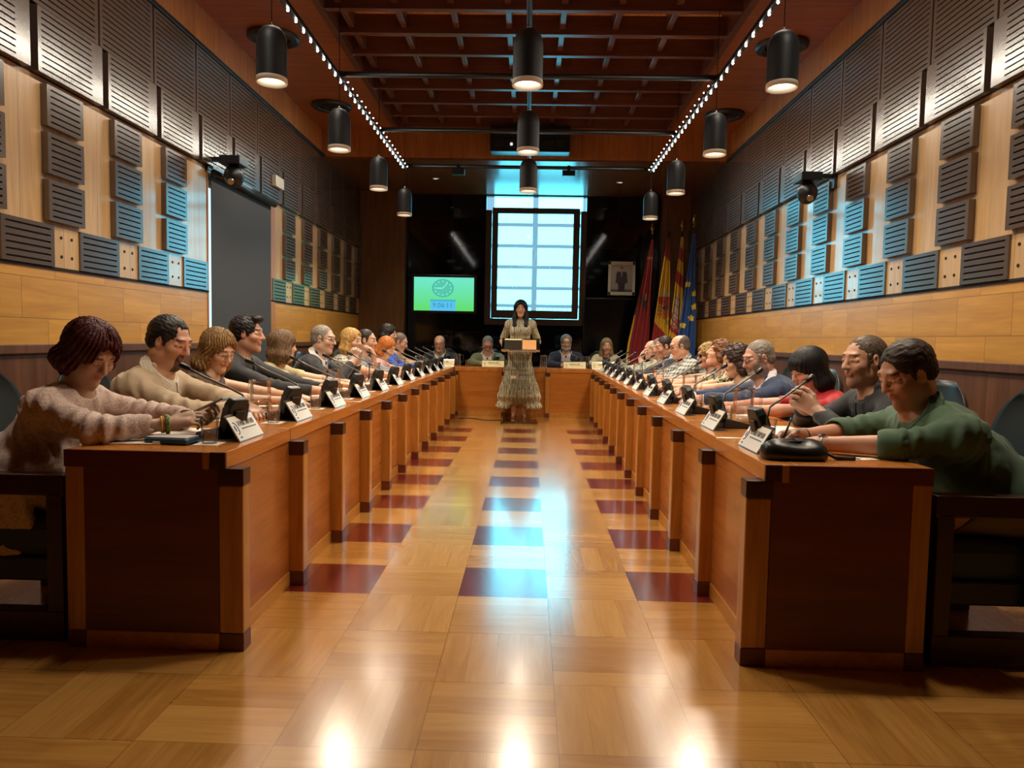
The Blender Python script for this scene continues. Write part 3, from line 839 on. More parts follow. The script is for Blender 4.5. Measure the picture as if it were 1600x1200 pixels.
def chair(x, y, rz, who, group):
    o = copy_tree(chair0) if used[0] else chair0
    used[0] = True
    o.location = (x, y, 0); o.rotation_euler = (0, 0, rz)
    tag(o, 'dark leather armchair with mahogany arms under '+who, 'chair', group)
for k in range(NU):
    y = Y0+(k+.5)*U
    chair(-2.12, y, -PI/2, WHO_L[k], 'armchairs along the left row')
    chair(1.87+.016*(y-2.68), y, PI/2, WHO_R[k], 'armchairs along the right row')
HPX = (-1.50, -.69, .625, 1.30)
for k in range(4): chair(HPX[k], 12.33, PI, WHO_H[k], 'armchairs at the head desk')

# ------------------------------------------------------------------ desk things
def make_plate(cardm, wdt=.27, seed=1, flip=False):
    r = empty('name_plate')
    t = .55; hgt = .125
    T = Matrix.Rotation(-t, 4, 'X')       # front leans back; readable side faces -y
    MB().box(-wdt/2, wdt/2, -.0015, .0015, 0, hgt, T).box(-wdt/2-.004, wdt/2+.004, -.004, .004, hgt-.003, hgt+.004, T).build('holder', M['acrylic'] if 0 else M['steel'], r)
    MB().box(-wdt/2+.004, wdt/2-.004, -.0032, -.0018, .004, hgt-.008, T).build('card', cardm, r)
    MB().box(-wdt/2, wdt/2, 0, .075, 0, .003).build('foot', M['steel'], r)
    rs = random.Random(seed); ink = MB()
    x = -wdt*.24
    words = rs.choice([(2, 6, 7, 6), (2, 7, 6, 5), (2, 5, 7, 7)])
    for wd in words:
        for c in range(wd):
            if x > wdt/2-.02: break
            ink.box(x, x+.0028, -.0042, -.0034, .068, .092, T)
            ink.box(x+.0028, x+.0062, -.0042, -.0034, rs.choice([.068, .078, .088]), rs.choice([.072, .083, .092]), T)
            x += .0078
        x += .005
    x = -wdt*.18
    while x < wdt*.36:
        ink.box(x, x+.009, -.0042, -.0034, .052, .057, T); x += .012
    ink.build('lettering', M['ink'], r)
    cr = MB(); cx = -wdt*.38
    pts = [(cx+.018*math.cos(a_), -.0045, .062+.028*math.sin(a_)) for a_ in np.linspace(-1.9, 1.9, 12)]
    cr.tube([T @ Vector(p) for p in pts], .002, 5)
    cr.box(cx-.012, cx+.0, -.0042, -.0034, .05, .075, T).box(cx-.005, cx+.015, -.0042, -.0034, .015, .022, T)
    cr.build('crest', M['inkblue'], r)
    return r
def make_mic():
    """faces the speaker at +y (speaker sits at +y)"""
    r = empty('desk_microphone')
    V = []; 
    b = MB()
    b.add([(-.075, -.07, 0), (.075, -.07, 0), (.075, .10, 0), (-.075, .10, 0), (-.075, -.06, .055), (.075, -.06, .055), (.075, .09, .022), (-.075, .09, .022)],
          [(0,3,2,1),(4,5,6,7),(0,1,5,4),(1,2,6,5),(2,3,7,6),(3,0,4,7)]).build('base', M['black'], r, .006)
    T = Matrix.Translation((0, -.055, .035)) @ Matrix.Rotation(.30, 4, 'X')
    # upright body, rounded top, leaning away from the speaker
    pr = [(-.058, 0), (.058, 0), (.052, .12), (.036, .148), (-.036, .148), (-.052, .12)]
    n = len(pr); vs = [T @ Vector((x, -.022, z)) for x, z in pr]+[T @ Vector((x, .022, z)) for x, z in pr]
    MB().add(vs, [tuple(range(n)), tuple(range(2*n-1, n-1, -1))]+[(i, i+n, (i+1) % n+n, (i+1) % n) for i in range(n)]).build('upright_body', plain('mic_body', rgb('#23292d'), .32), r, .008)
    MB().box(-.026, .026, -.034, -.02, .035, .10, T).build('speaker_grille', M['black'], r, .004)
    MB().box(-.05, .05, .021, .026, .02, .10, T).build('control_face', plain('mic_face', rgb('#3c4246'), .4), r)
    pts = [Vector((.056, -.06, .05)), Vector((.063, -.075, .13)), Vector((.055, -.06, .185)), Vector((.03, .0, .215)), Vector((-.02, .10, .262)), Vector((-.05, .165, .295))]
    MB().tube(pts, [.005]*5+[.006], 8).build('gooseneck', M['neck'], r)
    d = (pts[-1]-pts[-2]).normalized()
    MB().cyl(pts[-1]-d*.005, pts[-1]+d*.045, .011, .014, 12).build('microphone_head', M['black'], r, .003)
    return r
def make_glass(level=.5):
    r = empty('drinking_glass')
    MB().lathe([(0, 0), (.029, 0), (.030, .004), (.037, .105)], n=24).build('glass_wall', M['glass'], r)
    if level: MB().lathe([(0, .011), (.0275, .0125), (.0275+.0065*level, .012+.09*level), (0, .012+.09*level)], n=24).build('water', M['water'], r)
    return r
def make_pitcher():
    r = empty('water_pitcher')
    MB().lathe([(0, 0), (.062, 0), (.066, .01), (.056, .12), (.055, .19), (.060, .20)], n=28).build('jug_body', M['glass'], r)
    MB().lathe([(0, .012), (.0615, .014), (.055, .095), (0, .095)], n=28).build('water', M['water'], r)
    MB().tube([(.058, 0, .18), (.10, 0, .185), (.115, 0, .14), (.105, 0, .08), (.062, 0, .05)], .007, 8).build('handle', M['glass'], r)
    MB().lathe([(.0605, .192), (.062, .198), (.0605, .202)], n=28).build('rim', clear('glass_rim', (.9, .92, .92), fac=2, body=.25), r)
    return r
plates = [make_plate(M['card'], seed=i) for i in range(4)]; mic0 = make_mic(); gl0 = make_glass(.5); pi0 = make_pitcher()
PU = {'plate': [0]*4, 'mic': [0], 'glass': [0], 'pitcher': [0]}
def use(proto, flag, i=0):
    if PU[flag][i] == 0: PU[flag][i] = 1; return proto
    return copy_tree(proto)
def place(o, x, y, z, rz, label, cat, group):
    o.location = (x, y, z); o.rotation_euler = (0, 0, rz); tag(o, label, cat, group); return o
rs = random.Random(5)
for s in (-1, 1):
    WHO = WHO_L if s < 0 else WHO_R
    nm = 'left' if s < 0 else 'right'
    for k in range(NU):
        y = Y0+k*U; xi = Xi(s, y+U/2); X = lambda u: xi+s*u
        # readable side (-y local) faces the aisle
        rz = PI/2 if s < 0 else -PI/2
        i = k % 4
        place(use(plates[i], 'plate', i), X(.115), y+.39, TABLE, rz, 'white tilted name plate before '+WHO[k], 'name plate', 'name plates along the %s row' % nm)
        # mic: speaker at local +y (outward)
        place(use(mic0, 'mic'), X(.255), y+(.42 if s < 0 else .45), TABLE, (PI/2 if s < 0 else -PI/2)+(-.5 if s < 0 else .15), 'black gooseneck desk microphone before '+WHO[k], 'microphone', 'desk microphones along the %s row' % nm)
        gy = y+.215 if s < 0 else y+.62
        place(use(gl0, 'glass'), X(.225 if s < 0 else .28), gy+.0, TABLE+.0015, 0, 'half-full water glass beside the microphone of '+WHO[k], 'glass', 'water glasses along the %s row' % nm)
        c = empty('paper_coaster', (X(.225 if s < 0 else .28), gy, TABLE), label='white paper mat under the water glass of '+WHO[k], cat='coaster', group='paper mats along the %s row' % nm)
        MB().box(-.05, .05, -.05, .05, 0, .0014).build('sheet', M['paper'], c)
        if k % 2 == 1:
            place(use(pi0, 'pitcher'), X(.40), y+.5 if s < 0 else y+.70, TABLE, -.9 if s > 0 else PI-.6, 'clear glass water pitcher beside '+WHO[k], 'pitcher', 'water pitchers along the %s row' % nm)
        if k not in (0,):
            pz = empty('paper_sheets', (X(.50), y+.33, TABLE), rs.uniform(-.2, .2), label='white papers lying before '+WHO[k], cat='paper', group='papers along the %s row' % nm)
            MB().box(-.105, .105, -.148, .148, 0, .008).build('sheet_stack', M['paper'], pz)
# head desk things
hp = [make_plate(M['cardy'], .36, seed=9)]
for k in range(4):
    x = HPX[k]
    o = hp[0] if k == 0 else copy_tree(hp[0])
    place(o, x+.12 if k < 3 else x-.1, 11.46, TABLE, 0, 'cream name plate on the head desk before '+WHO_H[k], 'name plate', 'cream name plates on the head desk')
    place(copy_tree(mic0), x+.10, 11.70, TABLE, 0.9, 'black gooseneck desk microphone before '+WHO_H[k], 'microphone', 'microphones on the head desk')
    if k: place(copy_tree(gl0), x+(.36, -.30, .38, -.3)[k], 11.55, TABLE, 0, 'water glass on the head desk before '+WHO_H[k], 'glass', 'glasses on the head desk')
    place(copy_tree(pi0), x+(.33, .40, -.38, -.36)[k], 11.66, TABLE, .5, 'glass water pitcher on the head desk beside '+WHO_H[k], 'pitcher', 'pitchers on the head desk')
    pz = empty('paper_sheets', (x, 11.86, TABLE), label='white papers on the head desk under '+WHO_H[k], cat='paper', group='papers on the head desk')
    MB().box(-.148, .148, -.09, .09, 0, .006).build('sheet_stack', M['paper'], pz)
# things by the near seats
XL0, XR0 = Xi(-1, 3.0), Xi(1, 3.0)
t = empty('tablet_case', (XL0-.375, 2.885, TABLE), -.1, label='dark blue zip case at the near corner of the left desk', cat='case')
MB().box(-.095, .095, -.055, .055, 0, .026).build('case_body', plain('blue_case', rgb('#1d4a68'), .35), t, .011)
MB().box(-.088, .088, -.045, .045, .026, .030).build('case_cover_sheet', plain('case_sheet', rgb('#b9b4b4'), .5), t)
MB().box(-.05, -.02, -.0575, -.055, .008, .014).build('case_logo', M['white'], t)
t = empty('document', (XL0-.50, 2.86, TABLE), .12, label='white sheet under the wrist of the maroon-haired woman', cat='paper')
MB().box(-.10, .10, -.045, .075, 0, .006).build('sheet', M['paper'], t)
t = empty('notebook', (XL0-.42, 3.18, TABLE), .1, label='open white notebook behind the blue case', cat='notebook')
MB().box(-.15, .15, -.10, .10, 0, .012).build('pages', M['paper'], t, .002)
t = empty('handbag', (XR0+.225, 2.83, TABLE), .03, label='black leather pouch bag on the near corner of the right desk', cat='bag')
_v = []; nn = 20
for i, (zz, ww, dd) in enumerate([(0, .9, .8), (.006, .98, .95), (.025, 1, 1), (.045, .97, .9), (.058, .85, .62), (.066, .6, .3), (.068, .0, .0)]):
    for j in range(nn):
        a_ = 2*PI*j/nn; c_, s_ = math.cos(a_), math.sin(a_)
        k_ = 1/(abs(c_)**4+abs(s_)**4)**.25
        _v.append((.128*ww*c_*k_, .062*dd*s_*k_, zz*(1.1+.15*math.sin(a_*2+1))))
_f = [(i*nn+j, i*nn+(j+1) % nn, (i+1)*nn+(j+1) % nn, (i+1)*nn+j) for i in range(6) for j in range(nn)]
MB().add(_v, _f, True).build('pouch', plain('black_leather', rgb('#16140f'), .32), t)
MB().tube([(-.10, .0, .066), (-.03, -.012, .072), (.03, -.005, .072), (.11, .0, .062)], .003, 6).build('zip', M['black'], t)
MB().tube([(.125, .0, .03), (.16, -.01, .010), (.20, -.005, .006), (.245, .0, .006)], [.006, .006, .009, .009], 8).build('strap', M['black'], t)
MB().tube([(-.10, .03, .06), (-.07, .05, .066), (-.02, .05, .068), (0, .03, .066)], .004, 6).build('strap_loop', M['black'], t)
t = empty('keys', (XR0+.43, 2.84, TABLE), label='black key fob beside the pouch bag', cat='keys')
MB().box(-.035, .035, -.018, .018, 0, .012).build('fob', M['black'], t, .005)
MB().tube([(.035, 0, .006), (.05, .012, .006), (.065, 0, .006), (.05, -.012, .006)], .002, 6, True).build('ring', M['steel'], t)
t = empty('note_card', (XR0+.51, 2.87, TABLE), .2, label='small white card on the right desk under the hand of the man in green', cat='paper')
MB().box(-.065, .065, -.03, .03, 0, .002).build('card', M['paper'], t)
t = empty('document_folder', (XR0+.47, 3.56, TABLE+.0), .12, label='thick cream folder on the desk beside the black-jacketed man', cat='folder')
MB().box(-.155, .155, -.11, .11, 0, .012).build('lower_cover', plain('folder_cover', rgb('#b89a92'), .6), t, .003)
MB().box(-.15, .15, -.105, .105, .012, .022).build('pages', M['paper'], t, .002)

# ------------------------------------------------------------------ lectern
PX = -.118
le = empty('acrylic_lectern', (PX, 10.55, 0), label='clear acrylic lectern at the end of the aisle in front of the standing woman', cat='lectern')
MB().box(-.27, .27, -.18, .20, 0, .03).build('base', clear('acrylic_base', (.72, .62, .58), fac=1.5, body=.22), le, .004)
MB().box(-.27, .27, -.20, -.14, 0, .012).build('base_front_edge', clear('acrylic_edge', (.9, .9, .88), fac=1, body=.3), le)
for sx in (-1, 1): MB().box(sx*.225, sx*.237, -.08, .14, .03, 1.05).build('side_panel', M['acrylic'], le)
MB().box(-.225, .225, -.085, -.075, .28, 1.02).build('front_panel', M['acrylic'], le)
T = Matrix.Translation((0, -.17, 1.065)) @ Matrix.Rotation(.52, 4, 'X')
MB().box(-.28, .28, 0, .36, 0, .012, T).build('reading_top', clear('acrylic_top', (.9, .88, .84), fac=1.2, body=.22), le)
MB().box(-.28, .28, -.012, 0, -.005, .03, T).build('top_ledge', clear('acrylic_ledge', (.9, .88, .82), fac=1.2, body=.45), le)
nk = MB(); rs2 = random.Random(8)
for i in range(6): nk.box(-.03+i*.027, -.03+i*.027+.018, -.09, -.087, .70+.0*i, .70+rs2.choice([.018, .028]))
nk.build('lettering', plain('lectern_letters', rgb('#55483c'), .5), le)
MB().box(-.14, -.06, -.089, -.087, .66, .70).build('crest', plain('lectern_crest', rgb('#b9a98c'), .5), le)
t = empty('document_case', (PX-.108, 10.55, 0), label='dark document holder on the left half of the lectern top', cat='document')
T2 = T.copy(); 
MB().box(-.13, .12, .02, .30, .013, .02, T).build('dark_cover', plain('dark_cover', rgb('#2f2a20'), .35), t)
MB().box(-.13, .12, .28, .315, .0135, .024, T).build('cream_edge', M['cardy'], t)
t = empty('document', (PX+.118, 10.55, 0), label='tan paper sheet on the right half of the lectern top', cat='paper')
MB().box(-.095, .11, .02, .30, .0135, .017, T).build('sheet', plain('tan_sheet', rgb('#d69b62'), .6), t)
cb = empty('floor_cable', (0, 0, 0), label='thin black cable running over the floor from the left desks to the lectern', cat='cable')
MB().tube([(-1.06, 10.9, .006), (-.95, 10.95, .006), (-.8, 10.9, .006), (-.66, 10.74, .006), (-.55, 10.72, .006), (-.40, 10.78, .006)], .006, 6).build('cable', M['black'], cb)
# ------------------------------------------------------------------ implicit surfaces for people
V3 = lambda *a: np.array(a, float)
def nrm(v): v = np.asarray(v, float); return v/(np.linalg.norm(v)+1e-12)
def Rx(a): c, s = math.cos(a), math.sin(a); return np.array([[1, 0, 0], [0, c, -s], [0, s, c]])
def Ry(a): c, s = math.cos(a), math.sin(a); return np.array([[c, 0, s], [0, 1, 0], [-s, 0, c]])
def Rz(a): c, s = math.cos(a), math.sin(a); return np.array([[c, -s, 0], [s, c, 0], [0, 0, 1]])
class Field:
    def __init__(self): self.p = []; self.disp = None
    def rc(self, a, b, ra, rb=None, k=.02, sub=False):
        rb = ra if rb is None else rb; a = np.asarray(a, float); b = np.asarray(b, float); r = max(ra, rb)
        self.p.append(('c', (a, b, ra, rb), k, sub, np.minimum(a, b)-r, np.maximum(a, b)+r)); return self
    def sp(self, c, r, k=.02, sub=False): return self.rc(c, np.asarray(c, float)+1e-6, r, r, k, sub)
    def el(self, c, r, R=None, k=.02, sub=False):
        c = np.asarray(c, float); r = np.asarray(r, float); R = np.eye(3) if R is None else R
        e = np.sqrt(((R*r[None, :])**2).sum(1))
        self.p.append(('e', (c, r, R), k, sub, c-e, c+e)); return self
    def bx(self, c, h, R=None, rad=.01, k=.02, sub=False):
        c = np.asarray(c, float); h = np.asarray(h, float); R = np.eye(3) if R is None else R
        e = (np.abs(R)*h[None, :]).sum(1)
        self.p.append(('b', (c, h, R, rad), k, sub, c-e, c+e)); return self
    def bounds(self, m=.02):
        q = [p for p in self.p if not p[3]]
        return np.min([p[4] for p in q], 0)-m, np.max([p[5] for p in q], 0)+m
    def eval(self, lo, hi, h):
        n = np.maximum(np.ceil((hi-lo)/h).astype(int)+1, 3)
        ax = [lo[i]+h*np.arange(n[i]) for i in range(3)]
        val = np.full(n, 1.0, np.float32)
        for typ, d, k, sub, b0, b1 in self.p:
            m = k+3*h+.012
            i0 = np.maximum(np.floor((b0-m-lo)/h).astype(int), 0); i1 = np.minimum(np.ceil((b1+m-lo)/h).astype(int)+1, n)
            if np.any(i1 <= i0): continue
            sl = tuple(slice(a, b) for a, b in zip(i0, i1))
            x = ax[0][sl[0]][:, None, None]; y = ax[1][sl[1]][None, :, None]; z = ax[2][sl[2]][None, None, :]
            if typ == 'c':
                a, b, ra, rb = d; ab = b-a; L = ab@ab
                px, py, pz = x-a[0], y-a[1], z-a[2]
                t = np.clip((px*ab[0]+py*ab[1]+pz*ab[2])/L, 0, 1) if L > 1e-9 else 0.0
                v = np.sqrt((px-t*ab[0])**2+(py-t*ab[1])**2+(pz-t*ab[2])**2)-(ra+(rb-ra)*t)
            else:
                c, r, R = d[:3]
                px, py, pz = x-c[0], y-c[1], z-c[2]
                q = [px*R[0, i]+py*R[1, i]+pz*R[2, i] for i in range(3)]
                if typ == 'e':
                    k0 = np.sqrt((q[0]/r[0])**2+(q[1]/r[1])**2+(q[2]/r[2])**2)
                    k1 = np.sqrt((q[0]/r[0]**2)**2+(q[1]/r[1]**2)**2+(q[2]/r[2]**2)**2)+1e-9
                    v = k0*(k0-1)/k1
                else:
                    rad = d[3]; q = [np.abs(q[i])-r[i]+rad for i in range(3)]
                    v = np.sqrt(sum(np.maximum(u, 0)**2 for u in q))+np.minimum(np.maximum(np.maximum(q[0], q[1]), q[2]), 0)-rad
            a_ = val[sl]
            if sub:
                v = -v; hh = np.clip(.5-.5*(v-a_)/-k if False else .5+.5*(v-a_)/k, 0, 1)
                val[sl] = a_*(1-hh)+v*hh+k*hh*(1-hh)
            else:
                hh = np.clip(.5+.5*(a_-v)/k, 0, 1)
                val[sl] = a_*(1-hh)+v*hh-k*hh*(1-hh)
        if self.disp is not None:
            ii = np.nonzero(np.abs(val) < .04)
            P = np.stack([ax[i][ii[i]] for i in range(3)], 1)
            val[ii] += self.disp(P).astype(np.float32)
        return val
EDG = [((0,0,0),(1,0,0)),((0,1,0),(1,1,0)),((0,0,1),(1,0,1)),((0,1,1),(1,1,1)),((0,0,0),(0,1,0)),((1,0,0),(1,1,0)),((0,0,1),(0,1,1)),((1,0,1),(1,1,1)),((0,0,0),(0,0,1)),((1,0,0),(1,0,1)),((0,1,0),(0,1,1)),((1,1,0),(1,1,1))]
def surfnet(val, lo, h):
    s = val < 0; nx, ny, nz = val.shape
    cnt = np.zeros((nx-1, ny-1, nz-1), np.int8)
    for dx in (0, 1):
        for dy in (0, 1):
            for dz in (0, 1): cnt += s[dx:nx-1+dx, dy:ny-1+dy, dz:nz-1+dz]
    mk = (cnt > 0) & (cnt < 8); I = np.nonzero(mk); n = len(I[0])
    if n == 0: return np.zeros((0, 3)), np.zeros((0, 4), int)
    idx = np.full(mk.shape, -1, np.int64); idx[I] = np.arange(n)
    acc = np.zeros((n, 3)); c = np.zeros(n)
    for a, b in EDG:
        va = val[I[0]+a[0], I[1]+a[1], I[2]+a[2]]; vb = val[I[0]+b[0], I[1]+b[1], I[2]+b[2]]
        m_ = (va < 0) != (vb < 0); t = np.where(m_, va/(va-vb+1e-12), 0)
        for i in range(3): acc[:, i] += np.where(m_, a[i]+(b[i]-a[i])*t, 0)
        c += m_
    V = (acc/c[:, None]+np.stack(I, 1))*h+lo
    Q = []
    for ax in range(3):
        o = [i for i in range(3) if i != ax]
        sa = [slice(None)]*3; sb = [slice(None)]*3; sa[ax] = slice(0, -1); sb[ax] = slice(1, None)
        A = s[tuple(sa)]; B = s[tuple(sb)]; E = np.nonzero(A != B)
        E = np.stack(E, 1); lim = np.array(mk.shape)
        ok = (E[:, o[0]] >= 1) & (E[:, o[1]] >= 1) & (E[:, o[0]] < lim[o[0]]) & (E[:, o[1]] < lim[o[1]]) & (E[:, ax] < lim[ax])
        E = E[ok]
        if not len(E): continue
        def g(d0, d1):
            F_ = E.copy(); F_[:, o[0]] -= d0; F_[:, o[1]] -= d1; return idx[F_[:, 0], F_[:, 1], F_[:, 2]]
        q = np.stack([g(1, 1), g(0, 1), g(0, 0), g(1, 0)], 1)
        inside = A[tuple(E.T)]
        flip = inside if ax != 1 else ~inside
        q[~flip] = q[~flip][:, ::-1]
        Q.append(q)
    Q = np.concatenate(Q); Q = Q[(Q >= 0).all(1)]
    return V, Q
def polish(V, Q, it=1):
    for _ in range(it):
        acc = np.zeros_like(V); c = np.zeros(len(V))
        for i in range(4):
            j = (i+1) % 4
            np.add.at(acc, Q[:, i], V[Q[:, j]]); np.add.at(acc, Q[:, j], V[Q[:, i]]); np.add.at(c, Q[:, i], 1); np.add.at(c, Q[:, j], 1)
        V = V*.5+.5*acc/np.maximum(c, 1)[:, None]
    return V
def sdf_obj(field, name, mat, parent, h, boxes=None, col=None, smooth=1):
    """boxes: [(lo,hi,h)] fine regions meshed separately from the same field, coarse elsewhere"""
    lo, hi = field.bounds(.02+2*h)
    out = []
    V, Q = surfnet(field.eval(lo, hi, h), lo, h)
    if boxes and len(Q):
        c = V[Q].mean(1); keep = np.ones(len(Q), bool)
        for a, b, hh in boxes: keep &= ~((c > a+h*1.2) & (c < b-h*1.2)).all(1)
        Q = Q[keep]
    if smooth: V = polish(V, Q, smooth)
    out.append((V, Q))
    for a, b, hh in (boxes or []):
        V2, Q2 = surfnet(field.eval(a, b, hh), a, hh)
        if len(Q2): out.append((V2, Q2))
    n = 0; VV = []; QQ = []
    for V, Q in out: VV.append(V); QQ.append(Q+n); n += len(V)
    V = np.concatenate(VV); Q = np.concatenate(QQ)
    u = np.unique(Q); mp = np.full(len(V), -1); mp[u] = np.arange(len(u)); V = V[u]; Q = mp[Q]
    C = col(V) if col else None
    return npmesh(name, V, Q, mat, parent, C)
def wob(P, f, seed):
    r = np.random.RandomState(seed); v = 0
    for i in range(4):
        d = r.normal(size=3); d /= np.linalg.norm(d); v = v+np.sin(P@d*f*(1+.5*i)+r.uniform(0, 6)+1.5*np.sin(P@r.normal(size=3)*f*.5))/(1+.5*i)
    return v/2.5

skin_m = {}
def skinmat(tone):
    if tone not in skin_m:
        n = NT('skin'); a_ = n.n('ShaderNodeVertexColor', layer_name='Col')
        skin_m[tone] = n.bsdf(a_.outputs[0], .45, Subsurface_Weight=.25, Subsurface_Scale=.015)
    return skin_m[tone]
def hairmat(name, c, c2=None, scl=(110, 110, 14)):
    n = NT(name); c2 = c2 or tuple(min(1, x*2.1+.01) for x in c)
    f = n.noise(n.mapping(n.objc(), scale=scl), 1.0, 4, .6, 1.5)
    col = n.ramp(f, [(.36, c), (.66, c2)])
    return n.bsdf(col, .5, bump=f, bstr=.2, bdist=.002, spec=.3)
def fabric(name, c, rough=.75, pat=None, c2=None, c3=None, sc=1.0):
    n = NT(name); P = n.objc(); col = c4(c)
    X = n.xyz(P)
    if pat == 'floral':
        v = n.n('ShaderNodeTexVoronoi'); n.l(n.mapping(P, scale=(1, 1, 1)), v.inputs['Vector']); v.inputs['Scale'].default_value = 38*sc
        f = n.noise(P, 30*sc, 3, .6, 2.5)
        col = n.mix(n.math('GREATER_THAN', f, .52), c, c2)
        if c3: col = n.mix(n.math('LESS_THAN', v.outputs['Distance'], .25), col, c3)
    elif pat == 'stripes':
        nz = n.noise(n.mapping(P, scale=(22, 22, 1.5)), 1.0, 3, .6)
        f = n.math('SINE', n.math('ADD', n.math('MULTIPLY', X[0], 150*sc), n.math('MULTIPLY', nz, 20)))
        col = n.mix(n.math('GREATER_THAN', f, .25), c, c2)
        if c3: col = n.mix(n.math('GREATER_THAN', nz, .58), col, c3)
    elif pat == 'plaid':
        f1 = n.math('GREATER_THAN', n.math('SINE', n.math('MULTIPLY', X[2], 150*sc)), .1)
        f2 = n.math('GREATER_THAN', n.math('SINE', n.math('MULTIPLY', n.math('ADD', X[1], X[0]), 150*sc)), .1)
        col = n.mix(n.math('MULTIPLY', n.math('ADD', f1, f2), .5), c, c2)
    g = n.noise(P, 220, 2, .5)
    return n.bsdf(col, rough, bump=g, bstr=.12, bdist=.002, Sheen_Weight=.15)

def head_prims(F, C, R, s, sex, fat=1.0):
    T = lambda x, y, z: C+R@(V3(x, y, z)*s)
    e = lambda c, r, rot=None, **k: F.el(T(*c), V3(*r)*s, R if rot is None else R@rot, **k)
    c = lambda a, b, ra, rb=None, k=.012, sub=False: F.rc(T(*a), T(*b), ra*s, (rb or ra)*s, k*s, sub)
    jw = 1.0 if sex == 'm' else .9
    e((0, -.016, .032), (.075, .094, .083), k=.02)
    e((0, .018, -.030), (.060*fat, .070, .080), k=.03)
    c((-.044*jw*fat, -.005, -.062), (0, .060, -.098), .026*fat, .021, k=.03); c((.044*jw*fat, -.005, -.062), (0, .060, -.098), .026*fat, .021, k=.03)
    c((0, .062, -.096), (0, .066, -.100), .020, .018, k=.02)
    if fat > 1.05: c((0, .02, -.10), (0, -.01, -.12), .040, .05, k=.03)
    c((-.034, .076, .034), (.034, .076, .034), .012, k=.018)
    for q in (-1, 1): e((q*.031, .098, .010), (.019, .020, .013), k=.012, sub=True)
    c((0, .086, .016), (0, .107, -.022), .008, .0115, k=.012)
    for q in (-1, 1): c((q*.009, .096, -.024), (q*.010, .092, -.026), .0085, k=.008)
    for q in (-1, 1): e((q*.040, .058, -.022), (.024, .026, .024), k=.022)
    c((-.018, .083, -.0505), (.018, .083, -.0505), .0065, k=.010); c((0, .089, -.050), (0, .089, -.0505), .006, k=.01)
    c((-.014, .083, -.061), (.014, .083, -.061), .0075, k=.010)
    c((-.022, .098, -.0558), (.022, .098, -.0558), .0042, k=.004, sub=True)
    for q in (-1, 1):
        ro = Rz(-q*.35)
        e((q*.077, -.008, .0), (.0075, .019, .032), ro, k=.010)
        e((q*.085, -.002, .004), (.006, .010, .018), ro, k=.005, sub=True)
        c((q*.066, .0, -.02), (q*.070, -.0, -.02), .008, k=.01)
        # lids
        c((q*.019, .0745, .010), (q*.043, .069, .010), .0135, .0125, k=.006)
    return T

def hand_prims(F, W, f, n_, side, s, curl=.4, thumb=.4, spread=.06, kind='relaxed', k=.007):
    f = nrm(f); n_ = nrm(n_-f*(n_@f)); t = np.cross(f, n_) if side == 'R' else -np.cross(f, n_)
    tips = []
    offs = (.031, .0105, -.0105, -.030); kl = (.092, .096, .091, .083)
    fl = (.074, .082, .076, .060); fr = (.0092, .0094, .0089, .0080)
    wc = W+f*.012*s
    for o_, K, Lf, r in zip(offs, kl, fl, fr):
        kn = W+(f*K+t*o_)*s
        F.rc(wc+t*o_*.62*s, kn, .0165*s, (r+.003)*s, k=.018*s)
    F.rc(W+(f*.03+t*.012)*s, W+(f*.07+t*.02)*s, .017*s, .014*s, k=.02*s); F.rc(W+(f*.03-t*.012)*s, W+(f*.07-t*.018)*s, .016*s, .013*s, k=.02*s)
    for i, (o_, K, Lf, r) in enumerate(zip(offs, kl, fl, fr)):
        p = W+(f*K+t*o_)*s; a = .12+curl*.75; cc = curl*(1+.10*i)
        sp_ = spread*(1.5-i)*(1-curl)
        for j, fr_ in enumerate((.46, .30, .24)):
            d = nrm(f*math.cos(a)+n_*math.sin(a)+t*sp_)
            q = p+d*Lf*fr_*s
            F.rc(p, q, r*s*(1-.07*j), r*s*(1-.07*(j+1)), k=.0035*s)
            p = q; a += cc*1.15+.08
        tips.append(p)
    b = W+(f*.022+t*.026)*s; d1 = nrm(f*.62+t*.72+n_*(.15+.5*thumb)); d2 = nrm(f*.9+t*(.35-.5*thumb)+n_*(.1+.5*thumb)); d3 = nrm(f*1.0+t*(.15-.75*thumb)+n_*(.05+.4*thumb))
    F.rc(W+(f*.012+t*.012)*s, b+d1*.030*s, .0165*s, .0135*s, k=.014*s)
    p = b+d1*.030*s; q = p+d2*.036*s; F.rc(p, q, .0118*s, .0105*s, k=.005*s); r_ = q+d3*.029*s; F.rc(q, r_, .0103*s, .0085*s, k=.004*s)
    return tips, r_, t
def ik(S, W, a, b, pole):
    d = W-S; L = np.linalg.norm(d)
    if L > (a+b)*.985: k = L/((a+b)*.985); a *= k; b *= k
    d /= L; x = (a*a-b*b+L*L)/(2*L); hgt = math.sqrt(max(a*a-x*x, 1e-6))
    p = pole-d*(pole@d); return S+d*x+nrm(p)*hgt

